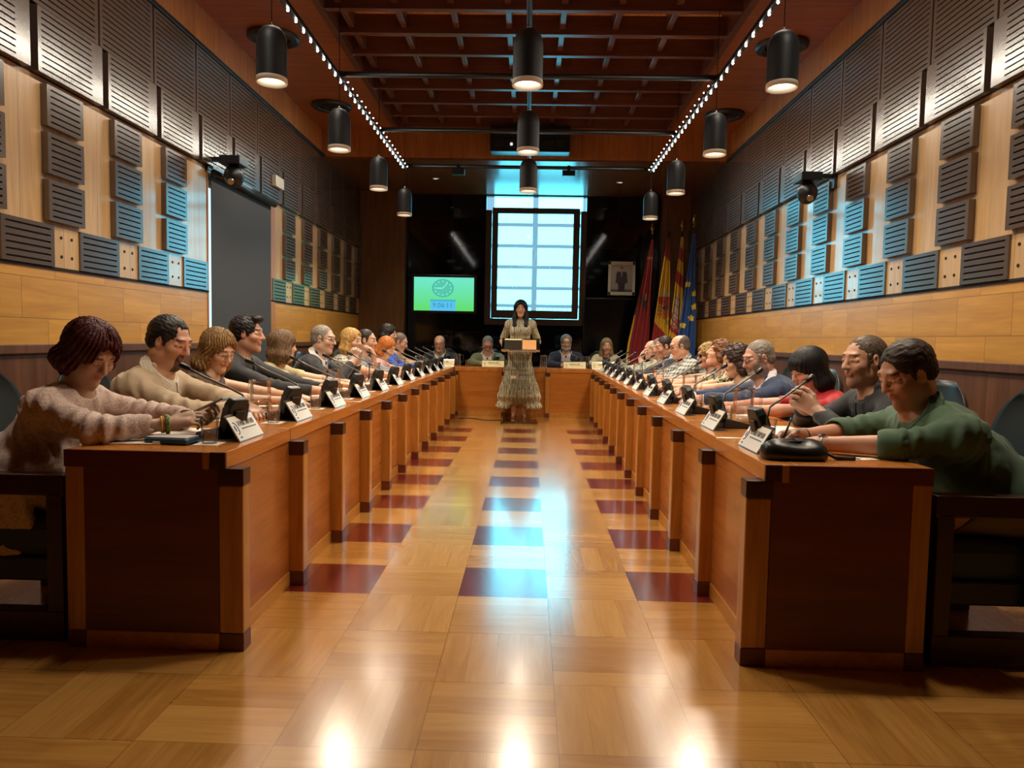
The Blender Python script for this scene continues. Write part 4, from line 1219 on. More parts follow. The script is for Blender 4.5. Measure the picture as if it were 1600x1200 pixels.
def person(spec, root, lod):
    """spec in the person's own frame: +y forward, seat at origin"""
    g = spec.get; sex = g('sex', 'm'); s = 1.10 if sex == 'm' else 1.04; s *= g('size', 1.0)
    hs = s*g('headsize', 1.0)
    stand = g('stand', False)
    Hc = V3(*g('head')); yaw, pit, til = [math.radians(x) for x in g('rot', (0, 0, 0))]
    HR = Rz(yaw)@Rx(-pit)@Ry(til)
    fat = g('fat', 1.0)
    N = Hc+V3(0, -.045, -.155)*s*V3(1, 1, 1)+Rz(yaw*.5)@V3(0, -.02*math.sin(pit), 0)
    L = .50*s
    pz = .585 if not stand else 1.02
    dz = N[2]-pz
    if stand: P = V3(N[0], N[1]-.0, pz)
    else:
        if dz > L*.995: pz = N[2]-L*.995; dz = L*.995
        P = V3(N[0]*.3, N[1]-math.sqrt(max(L*L-dz*dz, .0))*.9, pz)
    ax = nrm(N-P)
    tw = math.radians(g('twist', 0)); sd = Rz(tw)@V3(1, 0, 0); sd = nrm(sd-ax*(sd@ax)); fwd = np.cross(ax, sd)
    fwd = nrm(fwd) if fwd[1] > 0 or stand else -nrm(fwd)
    TR = np.stack([sd, fwd, ax], 1)
    wS = (.185 if sex == 'm' else .160)*s*g('wide', 1.0)
    Sc = N-ax*.072*s
    SH = {q: Sc+sd*wS*q-ax*.0*s+fwd*.01 for q in (-1, 1)}     # +1 = right hand side (+x)
    hands = g('hands')
    arms = {}
    for q, side in ((1, 'R'), (-1, 'L')):
        hd = hands[side]; W = V3(*hd['w'])
        pole = V3(*hd.get('pole', (q*.9, -.25, -.75)))
        if 'e' in hd:
            E = V3(*hd['e']); v_ = E-SH[q]; l_ = np.linalg.norm(v_); mx = .345*s
            if l_ > mx: E = SH[q]+v_/l_*mx
            E[2] = max(E[2], TABLE+.048*s) if E[1] > hd.get('yd', 9)-.06 else E[2]
            W = E+nrm(W-E)*.275*s*(1 if sex == 'm' else .95)
        else: E = ik(SH[q], W, .300*s, .265*s, pole)
        arms[q] = (SH[q], E, W, hd, side)
    bust = .0 if sex == 'm' else .03
    def torso(F, i=0.0, low=True, k=.05):
        F.el(P+ax*.05*s, V3(.170*fat, .125*fat, .13)*s+i, TR, k=k)
        F.el(P+ax*.20*s+fwd*.010*fat, V3(.140*fat, .105*fat**1.5, .14)*s*(1 if sex == 'm' else .95)+i, TR, k=k)
        F.el(P+ax*.345*s, V3(.158*g('wide', 1.0), .112*math.sqrt(fat), .15)*s*(1 if sex == 'm' else .93)+i, TR, k=k)
        F.rc(SH[-1]+sd*.045*s, SH[1]-sd*.045*s, .068*s+i, k=k)
        if bust:
            for q in (-1, 1): F.sp(P+ax*.33*s+fwd*.085*s+sd*q*.068*s, .062*s+i, k=.04)
        F.rc(N-ax*.045*s, N-ax*.09*s, .058*s+i*.7, .082*s+i, k=k)
        for q in (-1, 1): F.rc(N-ax*.042*s, SH[q]-sd*q*.02, .040*s+i*.6, .056*s+i, k=.035)
    def armp(F, q, i=0.0, upto=2.0, k=.025):
        S, E, W, hd, side = arms[q]; mf = 1.0 if sex == 'm' else .86
        F.sp(S, .062*s*mf+i, k=.03)
        t = min(upto, 1.0); F.rc(S, S+(E-S)*t, .053*s*mf+i, (.053+(.042-.053)*t)*s*mf+i, k=k)
        if upto > 1.0:
            t = upto-1; F.rc(E, E+(W-E)*t, .042*s*mf+i, (.042+(.028-.042)*t)*s*mf+i, k=k)
    def legs(F, i=0.0, upto=1.0):
        if stand:
            for q in (-1, 1):
                hp_ = P+V3(q*.09*s, 0, -.03); kn = V3(P[0]+q*.085, P[1]+.015, .52); an = V3(P[0]+q*.075, P[1]-.01, .10)
                F.rc(hp_, kn, .085*s+i, .056*s+i, k=.03); F.rc(kn, V3(kn[0], kn[1]-.03, .36), .055*s+i, .056*s+i, k=.03); F.rc(V3(kn[0], kn[1]-.03, .36), an, .056*s+i, .038*s+i, k=.03)
        else:
            for q in (-1, 1):
                hp_ = P+V3(q*.095*s, 0, -.03); kn = V3(P[0]+q*.12, P[1]+.45*s, .545); an = V3(kn[0]*1.0, kn[1]-.06, .11)
                F.rc(hp_, kn, .088*s+i, .060*s+i, k=.03); F.rc(kn, kn+(an-kn)*.4, .058*s+i, .056*s+i, k=.03); F.rc(kn+(an-kn)*.4, an, .056*s+i, .040*s+i, k=.03)
    # ---- body (one continuous skin surface)
    B = Field()
    torso(B, -.004); legs(B)
    for q in (-1, 1): armp(B, q)
    neckr = (.058 if sex == 'm' else .049)*s*(1.0+.3*(fat-1))
    B.rc(Hc+HR@V3(0, -.028, -.055)*hs, N+ax*.0, neckr, neckr*1.08, k=.03)
    T = head_prims(B, Hc, HR, hs, sex, min(fat, 1.12))
    boxes = []
    hh, hb, hg, hhand = {0: (.0040, .012, .0085, .0038), 1: (.0052, .015, .012, .0052), 2: (.0075, .020, .017, .0075)}[lod]
    corners = np.array([T(x, y, z) for x in (-.10, .10) for y in (-.125, .13) for z in (-.13, .13)])
    boxes.append((corners.min(0), corners.max(0), hh))
    tipinfo = {}
    for q in (-1, 1):
        S, E, W, hd, side = arms[q]
        f = V3(*hd.get('f', (0, 1, -.05))); n_ = V3(*hd.get('n', (0, 0, -1)))
        hsz = s*(1.0 if sex == 'm' else .92)
        B.rc(E+(W-E)*.9, W+nrm(f)*.01, .029*s*(1 if sex == 'm' else .86), .025*s*(1 if sex == 'm' else .86), k=.015)
        tips, th, tt = hand_prims(B, W, f, n_, side, hsz, hd.get('curl', .35), hd.get('thumb', .4), hd.get('spread', .06))
        tipinfo[side] = (tips, th, nrm(f), nrm(n_), tt)
        c_ = W+nrm(f)*.09*hsz; boxes.append((c_-.125, c_+.125, hhand))
    # feet
    if not stand:
        for q in (-1, 1):
            kn = V3(P[0]+q*.12, P[1]+.45*s, .545); an = V3(kn[0], kn[1]-.06, .11); B.rc(an, V3(an[0], an[1]-.02, .05), .038*s, .04*s, k=.02); B.rc(V3(an[0], an[1], .05), V3(an[0], an[1]+.17, .035), .042*s, .03*s, k=.02)
    else:
        for q in (-1, 1):
            an = V3(P[0]+q*.075, P[1]-.01, .10); B.rc(an, V3(an[0], an[1]+.01, .075), .036*s, .034, k=.02); B.rc(V3(an[0], an[1]+.0, .07), V3(an[0]+q*.01, an[1]+.16, .035), .036, .026, k=.02)
    tone = np.minimum(np.array(rgb(g('skin', '#c08a6c')))*np.array([1.20, 1.62, 1.95]), .8); hairc = np.array(rgb(g('browc', g('hairc', '#3a2a1c'))))
    lipc = np.array(rgb(g('lips', '#a85a4e' if sex == 'm' else '#a8443f')))
    beard = g('beard'); bc = np.array(rgb(g('beardc', '#4a3c30')))
    def col(V):
        C = np.tile(tone, (len(V), 1)); q = ((V-Hc)@HR)/hs
        x, y, z = q.T; ax_ = np.abs(x)
        inh = (np.abs(x) < .09) & (np.abs(z) < .13) & (np.abs(y) < .13)
        rosy = np.exp(-(((ax_-.04)/.022)**2+((z+.022)/.02)**2))*inh*(y > .03); C = C*(1-.15*rosy[:, None]*np.array([0, .5, .6]))
        nz = np.sin(x*900+z*700)*np.sin(z*1100-x*500+y*600)*.5+.5
        if beard:
            m_ = inh & (y > -.02) & (z < (-.035-.0*ax_)) & (z > -.125) & ~((ax_ < .03) & (z > -.040))
            m_ |= inh & (y > .0) & (z < .0) & (ax_ > .056) & (beard != 'goatee')
            if beard == 'goatee': m_ = inh & (y > .055) & (z < -.034) & (ax_ < .030)
            st = {'stubble': .3, 'full': .75, 'goatee': .85}[beard]
            C[m_] = C[m_]*(1-st)+bc*st*(.7+.6*nz[m_, None])
        m_ = inh & (ax_ < .0235-.4*np.abs(z+.056)) & (z < -.0455) & (z > -.069) & (y > .066); C[m_] = C[m_]*.45+lipc*.55
        m_ = inh & (np.abs(z-(.037-.18*(ax_-.03)**2/.02)) < .0048) & (ax_ > .014) & (ax_ < .050) & (y > .05); C[m_] = C[m_]*.2+hairc*.8
        m_ = inh & (np.abs(z-.0045) < .0018) & (ax_ > .018) & (ax_ < .044) & (y > .06); C[m_] = hairc*.5+C[m_]*.15
        return C
    body = sdf_obj(B, 'body', skinmat('s'), root, hb, boxes, col, 1)
    # eyes
    ey = MB()
    for q in (-1, 1): ey.sphere(T(q*.031, .0725, .0095), .0128*hs, 12, 10)
    if pit < .45:
        ey.mat(1)
        for q in (-1, 1): ey.sphere(T(q*.031, .0795, .0085), .0068*hs, 10, 8)
    if not g('eyesclosed'): ey.build('eyes', [plain('eye_white', rgb('#d9cfc6'), .3), plain('iris', rgb('#2a1a12'), .2)] if 'eyem' not in skin_m else skin_m['eyem'], root)
    # ---- garments
    kind = g('top', 'shirt'); tm = g('topmat')
    A = {'lod': lod}
    amp = g('wrinkle', .0052)
    sd_ = hash(g('who', '')) % 1000 if False else sum(map(ord, g('who', 'x'))) % 997
    def wr(a):
        def f_(P_):
            base = a*(1.1-2.2*np.abs(wob(P_, 17, sd_)))*.9+a*.5*wob(P_, 46, sd_+3)+a*.35*(1-2*np.abs(wob(P_*np.array([1, 1, .45]), 60, sd_+7)))
            for q in (-1, 1):
                S, E, W = arms[q][:3]
                d = np.linalg.norm(P_-E, axis=1); ang = (P_-E)@nrm(W-S)
                base += .007*(a/.0035)*np.exp(-(d/.11)**2)*np.sin(ang*120+3*wob(P_, 18, 5))
                d = np.linalg.norm(P_-(S-ax*.05), axis=1); base += .007*(a/.0035)*np.exp(-(d/.12)**2)*np.sin(((P_-S)@ax)*95+((P_-S)@fwd)*60)
            return np.clip(base, -.03, loose*.5-.002)
        return f_
    open_c = N+ax*.075*s; fr_ = N+fwd*.07*s-ax*.03*s
    def neckhole(F, r=.062, v=0.0, vw=.03):
        F.rc(N+ax*.035*s, N+ax*.35*s, r*s, r*s*1.2, k=.008, sub=True)
        if v: F.rc(N+fwd*.115*s+ax*.015*s, N+fwd*(.150+.03*fat)*s-ax*v*s, vw*1.75*s, .012 if kind == 'jacket' else .006, k=.006, sub=True)
    def cuff(F, q, t, r=.085):
        S, E, W = arms[q][:3]
        a_ = S+(E-S)*t if t <= 1 else E+(W-E)*(t-1)
        d = nrm(E-S) if t <= 1 else nrm(W-E)
        # flat cut: big box beyond the hem
        u = nrm(np.cross(d, [0.3, .1, 1.])); v_ = np.cross(d, u); R_ = np.stack([u, v_, d], 1)
        hb_ = .16
        F.bx(a_+d*(hb_), V3(r, r, hb_), R_, .002, k=.010, sub=True)
    sl = {'shirt': 1.93, 'rolled': 1.12, 'tee': .58, 'sleeveless': 0, 'jacket': 1.9, 'blouse': 1.62, 'blouse3': 1.35, 'dress': .85}[kind]
    loose = g('loose', {'jacket': .017, 'shirt': .012, 'rolled': .015, 'tee': .012, 'sleeveless': .010, 'blouse': .020, 'blouse3': .018, 'dress': .016}[kind])
    Gm = Field(); torso(Gm, loose)
    for q in (-1, 1):
        if sl: armp(Gm, q, loose if kind != 'blouse' else loose+.006, min(sl+.12, 2.0))
    if g('tunic'):
        for q in (-1, 1): Gm.bx(V3(P[0]+q*.25, P[1]+.08, .45), V3(.026, .20, .16), Rx(.22)@Ry(q*.08), .02, k=.04)
        Gm.rc(P+V3(-.1, .02, 0), P+V3(.1, .02, 0), .19, k=.05); Gm.rc(P+V3(-.1, .3, .0), P+V3(.1, .3, .0), .12, k=.08)
    if kind == 'dress':
        z0 = .36
        for i in range(10):
            a_ = i/9; zz = 1.02*(1-a_)+z0*a_; r0 = .150+.13*a_**1.3
            Gm.el(V3(P[0], P[1], zz), V3(r0*1.12, r0*.82, .075), k=.05)
        Gm.el(V3(P[0], P[1]-.03, .48), V3(.285, .20, .12), k=.06); Gm.el(V3(P[0], P[1]-.04, .34), V3(.325, .215, .12), k=.06); Gm.el(V3(P[0], P[1]-.05, .20), V3(.355, .225, .12), k=.06)
        Gm.bx(V3(P[0], P[1], .06), V3(.6, .6, .11), None, .002, k=.004, sub=True)
        Gm.rc(V3(P[0]+.03, P[1]+.10, .10), V3(P[0]+.03, P[1]+.26, .12), .155, .165, k=.02, sub=True)
        def dd(P_):
            a_ = np.arctan2(P_[:, 1]-P[1], P_[:, 0]-P[0]); t = np.clip((.95-P_[:, 2])/.5, 0, 1)
            r = .010*t*np.sin(a_*26+2*np.sin(P_[:, 2]*6))
            for zc in (.78, .62): r = r-.008*np.exp(-((P_[:, 2]-zc)/.012)**2)
            return r+.003*wob(P_, 30, 3)
        Gm.disp = dd
    else: Gm.disp = wr(amp)
    v = g('vneck', {'jacket': .30, 'shirt': .05, 'rolled': .06, 'tee': .05, 'sleeveless': .09, 'blouse': .12, 'blouse3': .08, 'dress': .14}[kind])
    vw = g('vw', .042 if kind == 'jacket' else .022)
    neckhole(Gm, g('neckr', .060 if kind != 'jacket' else .070), v, vw)
    for q in (-1, 1):
        if sl: cuff(Gm, q, sl)
        else: Gm.rc(SH[q]+sd*q*.055*s, SH[q]+sd*q*.2*s, .075*s, .12*s, k=.006, sub=True); Gm.rc(arms[q][0]+(arms[q][1]-arms[q][0])*.45, arms[q][1], .075*s, .08*s, k=.004, sub=True)
    name = {'jacket': 'jacket', 'shirt': 'shirt', 'rolled': 'shirt', 'tee': 'top', 'sleeveless': 'sleeveless_top', 'blouse': 'blouse', 'blouse3': 'blouse', 'dress': 'dress'}[kind]
    sdf_obj(Gm, name, tm, root, hg, None, None, 2)
    inner = g('innermat')
    if kind in ('shirt', 'rolled', 'jacket', 'dress') or g('collar'):
        cm = inner if kind == 'jacket' and inner else tm
        Cf = Field(); rr = (.076 if sex == 'm' else .064)*s*(1+.25*(fat-1))
        pts = []
        for a_ in np.linspace(-2.75, 2.75, 15):
            # a_=0 at the back
            dirv = -fwd*math.cos(a_)+sd*math.sin(a_)
            pts.append(N+dirv*rr*(1.0+.10*abs(a_)/3)+ax*(.060-.062*abs(a_)/2.75)*s)
        for a_, b_ in zip(pts, pts[1:]):
            for u_ in (0, .33, .66, 1.0): Cf.rc(a_-ax*.034*u_*s+(a_-N-ax*((a_-N)@ax))*.30*u_, b_-ax*.034*u_*s+(b_-N-ax*((b_-N)@ax))*.30*u_, .0068*s, k=.004)
        for q, e_ in ((1, pts[-1]), (-1, pts[0])):
            for u_ in (0, .5, 1.0): Cf.rc(e_-sd*q*.004+sd*q*.012*u_-ax*.022*u_*s, e_+(-ax*(.062+.015*u_)+fwd*.040+sd*q*(.014+.034*u_))*s, .007*s, .006*s, k=.006)
        sdf_obj(Cf, 'collar', cm, root, (.0045, .006, .009)[lod], None, None, 2)
    if kind == 'jacket' and inner:
        I = Field(); torso(I, .010); 
        for q in (-1, 1): armp(I, q, .006, 2.0); 
        neckhole(I, .060, .03, .015)
        for q in (-1, 1): cuff(I, q, 1.96)
        sdf_obj(I, 'shirt', inner, root, hg, None, None, 1)
        # lapels
        La = Field()
        for q in (-1, 1):
            a_ = N+sd*q*.070*s+ax*.035*s-fwd*.02; b_ = N+sd*q*.085*s-ax*.06*s+fwd*.092*s; c_ = N+fwd*(.165*math.sqrt(fat))*s-ax*(v+.03)*s+sd*q*.012
            La.rc(N-fwd*.075*s+sd*q*.02+ax*.045*s, a_, .012*s, k=.01); La.rc(a_, b_, .013*s, .016*s, k=.012); La.rc(b_, c_, .018*s, .007*s, k=.012)
        sdf_obj(La, 'lapels', tm, root, min(hg, .009), None, None, 1)
        if g('tie'):
            Tf = Field(); a_ = N+fwd*.080*s-ax*.005*s; b_ = P+ax*.30*s+fwd*(.135*math.sqrt(fat))*s
            Tf.rc(a_, a_-ax*.02*s, .017*s, .013*s, k=.005); Tf.rc(a_-ax*.02*s, b_, .012*s, .022*s, k=.006)
            sdf_obj(Tf, 'tie', fabric('tie_fabric', rgb(g('tie')), .4), root, .008, None, None, 1)
    if kind == 'rolled' or g('rollcuff'):
        for q in (-1, 1):
            S, E, W = arms[q][:3]; Cq = Field(); t = sl-1 if sl > 1 else sl
            c0 = E+(W-E)*max(t-.02, 0) if sl > 1 else S+(E-S)*t; d = nrm(W-E) if sl > 1 else nrm(E-S)
            Cq.rc(c0-d*.03, c0+d*.006, .059*s*(1 if sex == 'm' else .9)+.004, k=.01); Cq.rc(c0+d*.012, c0+d*.12, .048*s, k=.008, sub=True)
            sdf_obj(Cq, 'rolled_cuff', tm, root, hg*.6, None, None, 3)
    if kind == 'blouse':
        for q in (-1, 1):
            S, E, W = arms[q][:3]; d = nrm(W-E); c0 = E+d*np.linalg.norm(W-E)*(sl-1); Cq = Field()
            Cq.rc(c0-d*.02, c0+d*.012, .047*s, k=.01); Cq.rc(c0+d*.02, c0+d*.12, .038*s, k=.008, sub=True); Cq.disp = lambda P_: .002*np.sin(P_[:, 2]*130+P_[:, 0]*110)
            sdf_obj(Cq, 'gathered_cuff', tm, root, hg*.55, None, None, 3)
    # trousers / skirt and shoes
    if not stand:
        Tr = Field(); legs(Tr, .012); Tr.el(P+ax*.02, V3(.180*fat, .135*fat, .13)*s+.006, TR, k=.05)
        Tr.bx(P+ax*.30, V3(.4, .4, .15), TR, .01, k=.005, sub=True)
        Tr.bx(V3(P[0], P[1]+.4, .0), V3(.5, .5, .105), None, .01, k=.005, sub=True)
        sdf_obj(Tr, 'trousers', g('legmat') or M['legdark'], root, .018 if lod else .014, None, None, 1)
    Sh = Field()
    for q in (-1, 1):
        if stand:
            an = V3(P[0]+q*.075, P[1]-.01, .10)
            Sh.rc(V3(an[0], an[1]-.02, .035), V3(an[0], an[1]-.02, .016), .03, .02, k=.01)
            Sh.rc(V3(an[0], an[1], .055), V3(an[0]+q*.01, an[1]+.165, .028), .041, .031, k=.02)
            for zz in (.10, .15, .20): 
                for a0 in range(8):
                    t0, t1 = a0*PI/4, (a0+1)*PI/4; rr = .048+.01*(zz-.1)*10
                    Sh.rc(an+V3(math.cos(t0)*rr*.9, math.sin(t0)*rr*.9+.005, zz-.10), an+V3(math.cos(t1)*rr*.9, math.sin(t1)*rr*.9+.005, zz-.10), .006, k=.002)
        else:
            kn = V3(P[0]+q*.12, P[1]+.45*s, .545); an = V3(kn[0], kn[1]-.06, .11)
            Sh.rc(V3(an[0], an[1]-.03, .045), V3(an[0], an[1]+.18, .037), .050*s, .038*s, k=.02); Sh.rc(V3(an[0], an[1]-.02, .05), V3(an[0], an[1]-.02, .085), .05*s, .047*s, k=.02)
    sdf_obj(Sh, 'shoes', M['sandal'] if stand else M['shoe'], root, .012, None, None, 1)
    # ---- hair
    hk = g('hair', 'short')
    if hk:
        Hf = Field()
        e = lambda c, r, rot=None, **k: Hf.el(T(*c), V3(*r)*hs, HR if rot is None else HR@rot, **k)
        c = lambda a, b, ra, rb=None, k=.012, sub=False: Hf.rc(T(*a), T(*b), ra*hs, (rb or ra)*hs, k*hs, sub)
        vol = g('vol', 0.0)
        if hk in ('short', 'receding', 'rim', 'quiff'):
            e((0, -.024, .040), (.0795+vol, .095+vol, .083+vol))
            e((0, -.045, -.01), (.0765+vol*.5, .070+vol*.5, .06), k=.02)
            if hk == 'quiff': e((0, .055, .105), (.052, .045, .028), k=.02)
            if hk == 'receding': e((0, .125, .045), (.066, .095, .060), k=.012, sub=True); [e((q*.035, .10, .10), (.022, .065, .035), k=.01, sub=True) for q in (-1, 1)]
            elif hk == 'rim': e((0, .045, .085), (.068, .115, .085), k=.012, sub=True); e((0, .11, .02), (.074, .09, .08), k=.012, sub=True)
            else: e((0, .134, .028), (.079, .088, .083), k=.014, sub=True)
            e((0, .10, -.06), (.10, .108, .085), k=.012, sub=True)
            for q in (-1, 1):
                e((q*.085, .005, -.03), (.028, .030, .040), k=.010, sub=True)
                c((q*.071, .022, .03), (q*.071, .020, -.010), .008, .006, k=.01)
            e((0, -.03, -.105), (.09, .09, .045), k=.012, sub=True)
        else:
            w_ = {'bob': .012, 'long': .010, 'curly': .020, 'wavy': .016, 'straight': .010}[hk]+vol
            low = g('hairlow', {'bob': -.10, 'long': -.24, 'curly': -.09, 'wavy': -.19, 'straight': -.22}[hk])
            e((0, -.020, .042), (.078+w_, .100+w_, .084+w_*.8))
            sw = .072+w_*.6
            for q in (-1, 1):
                c((q*.062, .005, .03), (q*sw, -.004, low*.6), .032, .034, k=.02); c((q*sw, -.004, low*.6), (q*(sw-.008), -.006, low), .034, .020, k=.02)
                c((q*.055, -.045, .02), (q*(sw-.01), -.055, low*.6), .040, .042, k=.02); c((q*(sw-.01), -.055, low*.6), (q*(sw-.02), -.06, low-.01), .042, .022, k=.02)
            c((0, -.070, .02), (0, -.080, low*.6), .055, .052, k=.03); c((0, -.080, low*.6), (0, -.080, low-.01), .052, .026, k=.03)
            fringe = g('fringe', False)
            if g('frontlock'):
                for q in (-1, 1):
                    c((q*.064, .0, .02), (q*.078, .035, -.13), .030, .036, k=.03); c((q*.078, .035, -.13), (q*.084, .085, -.25), .036, .026, k=.03); c((q*.055, .03, -.13), (q*.060, .10, -.24), .018, .014, k=.03)
            e((0, .130, -.035 if fringe else -.008), (.062, .090, .080 if fringe else .108), k=.012, sub=True)
            if not fringe: c((g('part', .0), .10, .105), (g('part', .0), .0, .135), .004, k=.010, sub=True)
            c((0, .06, -.10), (0, .05, -.30), .052, .075, k=.012, sub=True)
            c((0, .0, -.13), (0, .0, -.32), .045, .05, k=.012, sub=True)
            if fringe: e((0, .058, .062), (.062, .040, .036), k=.014)
        amp_h = {'short': .0013, 'quiff': .003, 'receding': .0016, 'rim': .0008, 'bob': .003, 'long': .0028, 'curly': .0075, 'wavy': .005, 'straight': .0016}[hk]*g('mess', 1.0)
        def hd_(P_):
            q = ((P_-Hc)@HR)/hs; a_ = np.arctan2(q[:, 0], q[:, 1]+.02)
            if hk in ('curly',): return amp_h*(wob(P_, 110, 4)+.6*wob(P_, 200, 9))
            if hk in ('short', 'receding', 'rim', 'quiff'): return amp_h*(1.3*wob(P_, 190, 2)+.6*wob(P_, 330, 8))
            return amp_h*(np.sin(a_*34+5*np.sin(q[:, 2]*(40 if hk == 'wavy' else 16))+3*np.sin(q[:, 1]*40))+.7*np.sin(a_*77+q[:, 2]*30)+.15*wob(P_, 90, 2))
        Hf.disp = hd_
        hm = hairmat('hair', rgb(g('hairc', '#3a2a1c')), rgb(g('hairc2')) if g('hairc2') else None, (150, 60, 90) if hk in ('short', 'quiff', 'receding', 'rim') else (110, 110, 14))
        sdf_obj(Hf, 'hair', hm, root, hh*1.0, None, None, 0)
    if beard == 'full':
        Bf = Field()
        Bf.el(T(0, .045, -.082), V3(.050, .045, .040)*hs, HR, k=.02)
        for q in (-1, 1): Bf.rc(T(q*.062, .005, -.02), T(q*.045, .03, -.075), .012*hs, .026*hs, k=.02)
        Bf.rc(T(-.022, .086, -.040), T(.022, .086, -.040), .0065*hs, k=.01)
        Bf.el(T(0, .092, -.055), V3(.020, .020, .011)*hs, HR, k=.008, sub=True)
        Bf.disp = lambda P_: .0025*wob(P_, 160, 3)
        sdf_obj(Bf, 'beard', hairmat('beard_hair', rgb(g('beardc', '#6a6560'))), root, hh*1.1, None, None, 0)
    if g('glasses'):
        G = MB(); rr = .0017*hs if lod < 2 else .0026*hs; gy = .102; gz = .008
        for q in (-1, 1):
            pts = [T(q*.032+.0235*math.cos(a_), gy-.010*abs(math.cos(a_)*.5+q*0)-(.006 if q*math.cos(a_) > 0 else 0), gz+.0175*math.sin(a_)) for a_ in np.linspace(0, 2*PI, 15)[:-1]]
            G.tube(pts, rr, 6, True)
            G.tube([T(q*.055, gy-.010, gz+.006), T(q*.078, .075, gz+.006), T(q*.083, .0, .008), T(q*.080, -.02, -.010)], rr, 6)
        G.tube([T(-.009, gy-.002, gz+.005), T(0, gy+.002, gz+.008), T(.009, gy-.002, gz+.005)], rr, 6)
        if g('glasses') == 'sun':
            G.mat(1)
            for q in (-1, 1):
                pts = [T(q*.032+.022*math.cos(a_), gy-.008, gz+.0165*math.sin(a_)) for a_ in np.linspace(0, 2*PI, 15)[:-1]]
                G.add(pts, [tuple(range(14))])
        gc = M['spec_'+('light' if g('glasses') == 'light' else 'dark')]
        G.build('glasses', [gc, M['sunlens']], root)
    return dict(arms=arms, tips=tipinfo, T=T, P=P, N=N, ax=ax, fwd=fwd, s=s)
M['legdark'] = fabric('dark_trousers', rgb('#15161a'), .8)
M['shoe'] = plain('black_shoe', rgb('#0d0c0c'), .35)
M['sandal'] = plain('bronze_sandal', rgb('#8a4f3a'), .4)
M['spec_dark'] = plain('dark_glasses_frame', rgb('#17120f'), .3)
M['spec_light'] = plain('metal_glasses_frame', rgb('#a99a86'), .25, 1)
M['sunlens'] = plain('sunglass_lens', rgb('#0a0c10'), .08)
skin_m['eyem'] = [plain('eye_white', rgb('#cfc4ba'), .3), plain('iris', rgb('#2a1a12'), .2)]
# ------------------------------------------------------------------ the people
DESK_L, DESK_R = -1.79, 1.52
def seat(side, k, head, turn=0, down=10, tilt=0, who='', label='', across=(.26, .26), lat=(.13, .13), lod=None, hz=(.035, .035), dyaw=0, rootx=None, name='person', **kw):
    """head = world (x, z); hands 'across' = distance in from the desk's outer edge, lat = sideways distance from the middle"""
    y = Y0+(k+.5)*U
    edge = Xi(side, y)+side*.69
    rx = (-2.13 if side < 0 else 1.87+.016*(y-2.68)) if rootx is None else rootx
    rz = -PI/2 if side < 0 else PI/2
    root = empty('person', (rx, y+kw.pop('dy', 0), 0), rz, label, 'person')
    fy = lambda X: (X-rx)*(1 if side < 0 else -1)
    yd = fy(edge)
    cam_sgn = 1 if side < 0 else -1      # +x local is towards the camera for the left row
    hl = kw.pop('hlat', 0.0)
    spec = dict(who=who, head=(hl*cam_sgn, fy(head[0]), head[1]), rot=(-turn*cam_sgn, down, tilt*cam_sgn))
    hands = kw.pop('hands', None)
    if hands is None:
        hands = {}
        for side_, q, i in (('R', 1, 0), ('L', -1, 1)):
            near = (q == cam_sgn); j = 0 if near else 1
            hands[side_] = dict(w=(q*(lat[j]-.06), yd+across[j]*1.1, TABLE+hz[j]), e=(q*.27*kw.get('wide', 1), yd+.03, TABLE+.05), yd=yd, f=(-q*.45, 1, -.12), n=(0, -.1, -1), curl=.35)
    else:
        # given as near / far with world-ish entries
        hh = {}
        for nm, d in hands.items():
            d = dict(d); q = cam_sgn if nm == 'near' else -cam_sgn; d['yd'] = yd
            if 'e' in d: d['e'] = (d['e'][0]*cam_sgn, yd+d['e'][1], d['e'][2])
            a_, b_, c_ = d['w']; d['w'] = (a_*cam_sgn, yd+b_, c_)
            if 'f' in d: d['f'] = (d['f'][0]*cam_sgn, d['f'][1], d['f'][2])
            if 'n' in d: d['n'] = (d['n'][0]*cam_sgn, d['n'][1], d['n'][2])
            if 'pole' in d: d['pole'] = (d['pole'][0]*cam_sgn, d['pole'][1], d['pole'][2])
            hh['R' if q == 1 else 'L'] = d
        hands = hh
    spec['hands'] = hands; spec.update(kw)
    if lod is None: lod = 0 if k < 3 else (1 if k < 6 else 2)
    info = person(spec, root, lod)
    info['root'] = root; info['near'] = 'R' if cam_sgn == 1 else 'L'; info['far'] = 'L' if cam_sgn == 1 else 'R'; info['cs'] = cam_sgn; info['yd'] = yd
    return info
def w2(info, p):
    r = info['root']; a = r.rotation_euler.z; x, y, z = p
    return Vector((r.location.x+x*math.cos(a)-y*math.sin(a), r.location.y+x*math.sin(a)+y*math.cos(a), z))

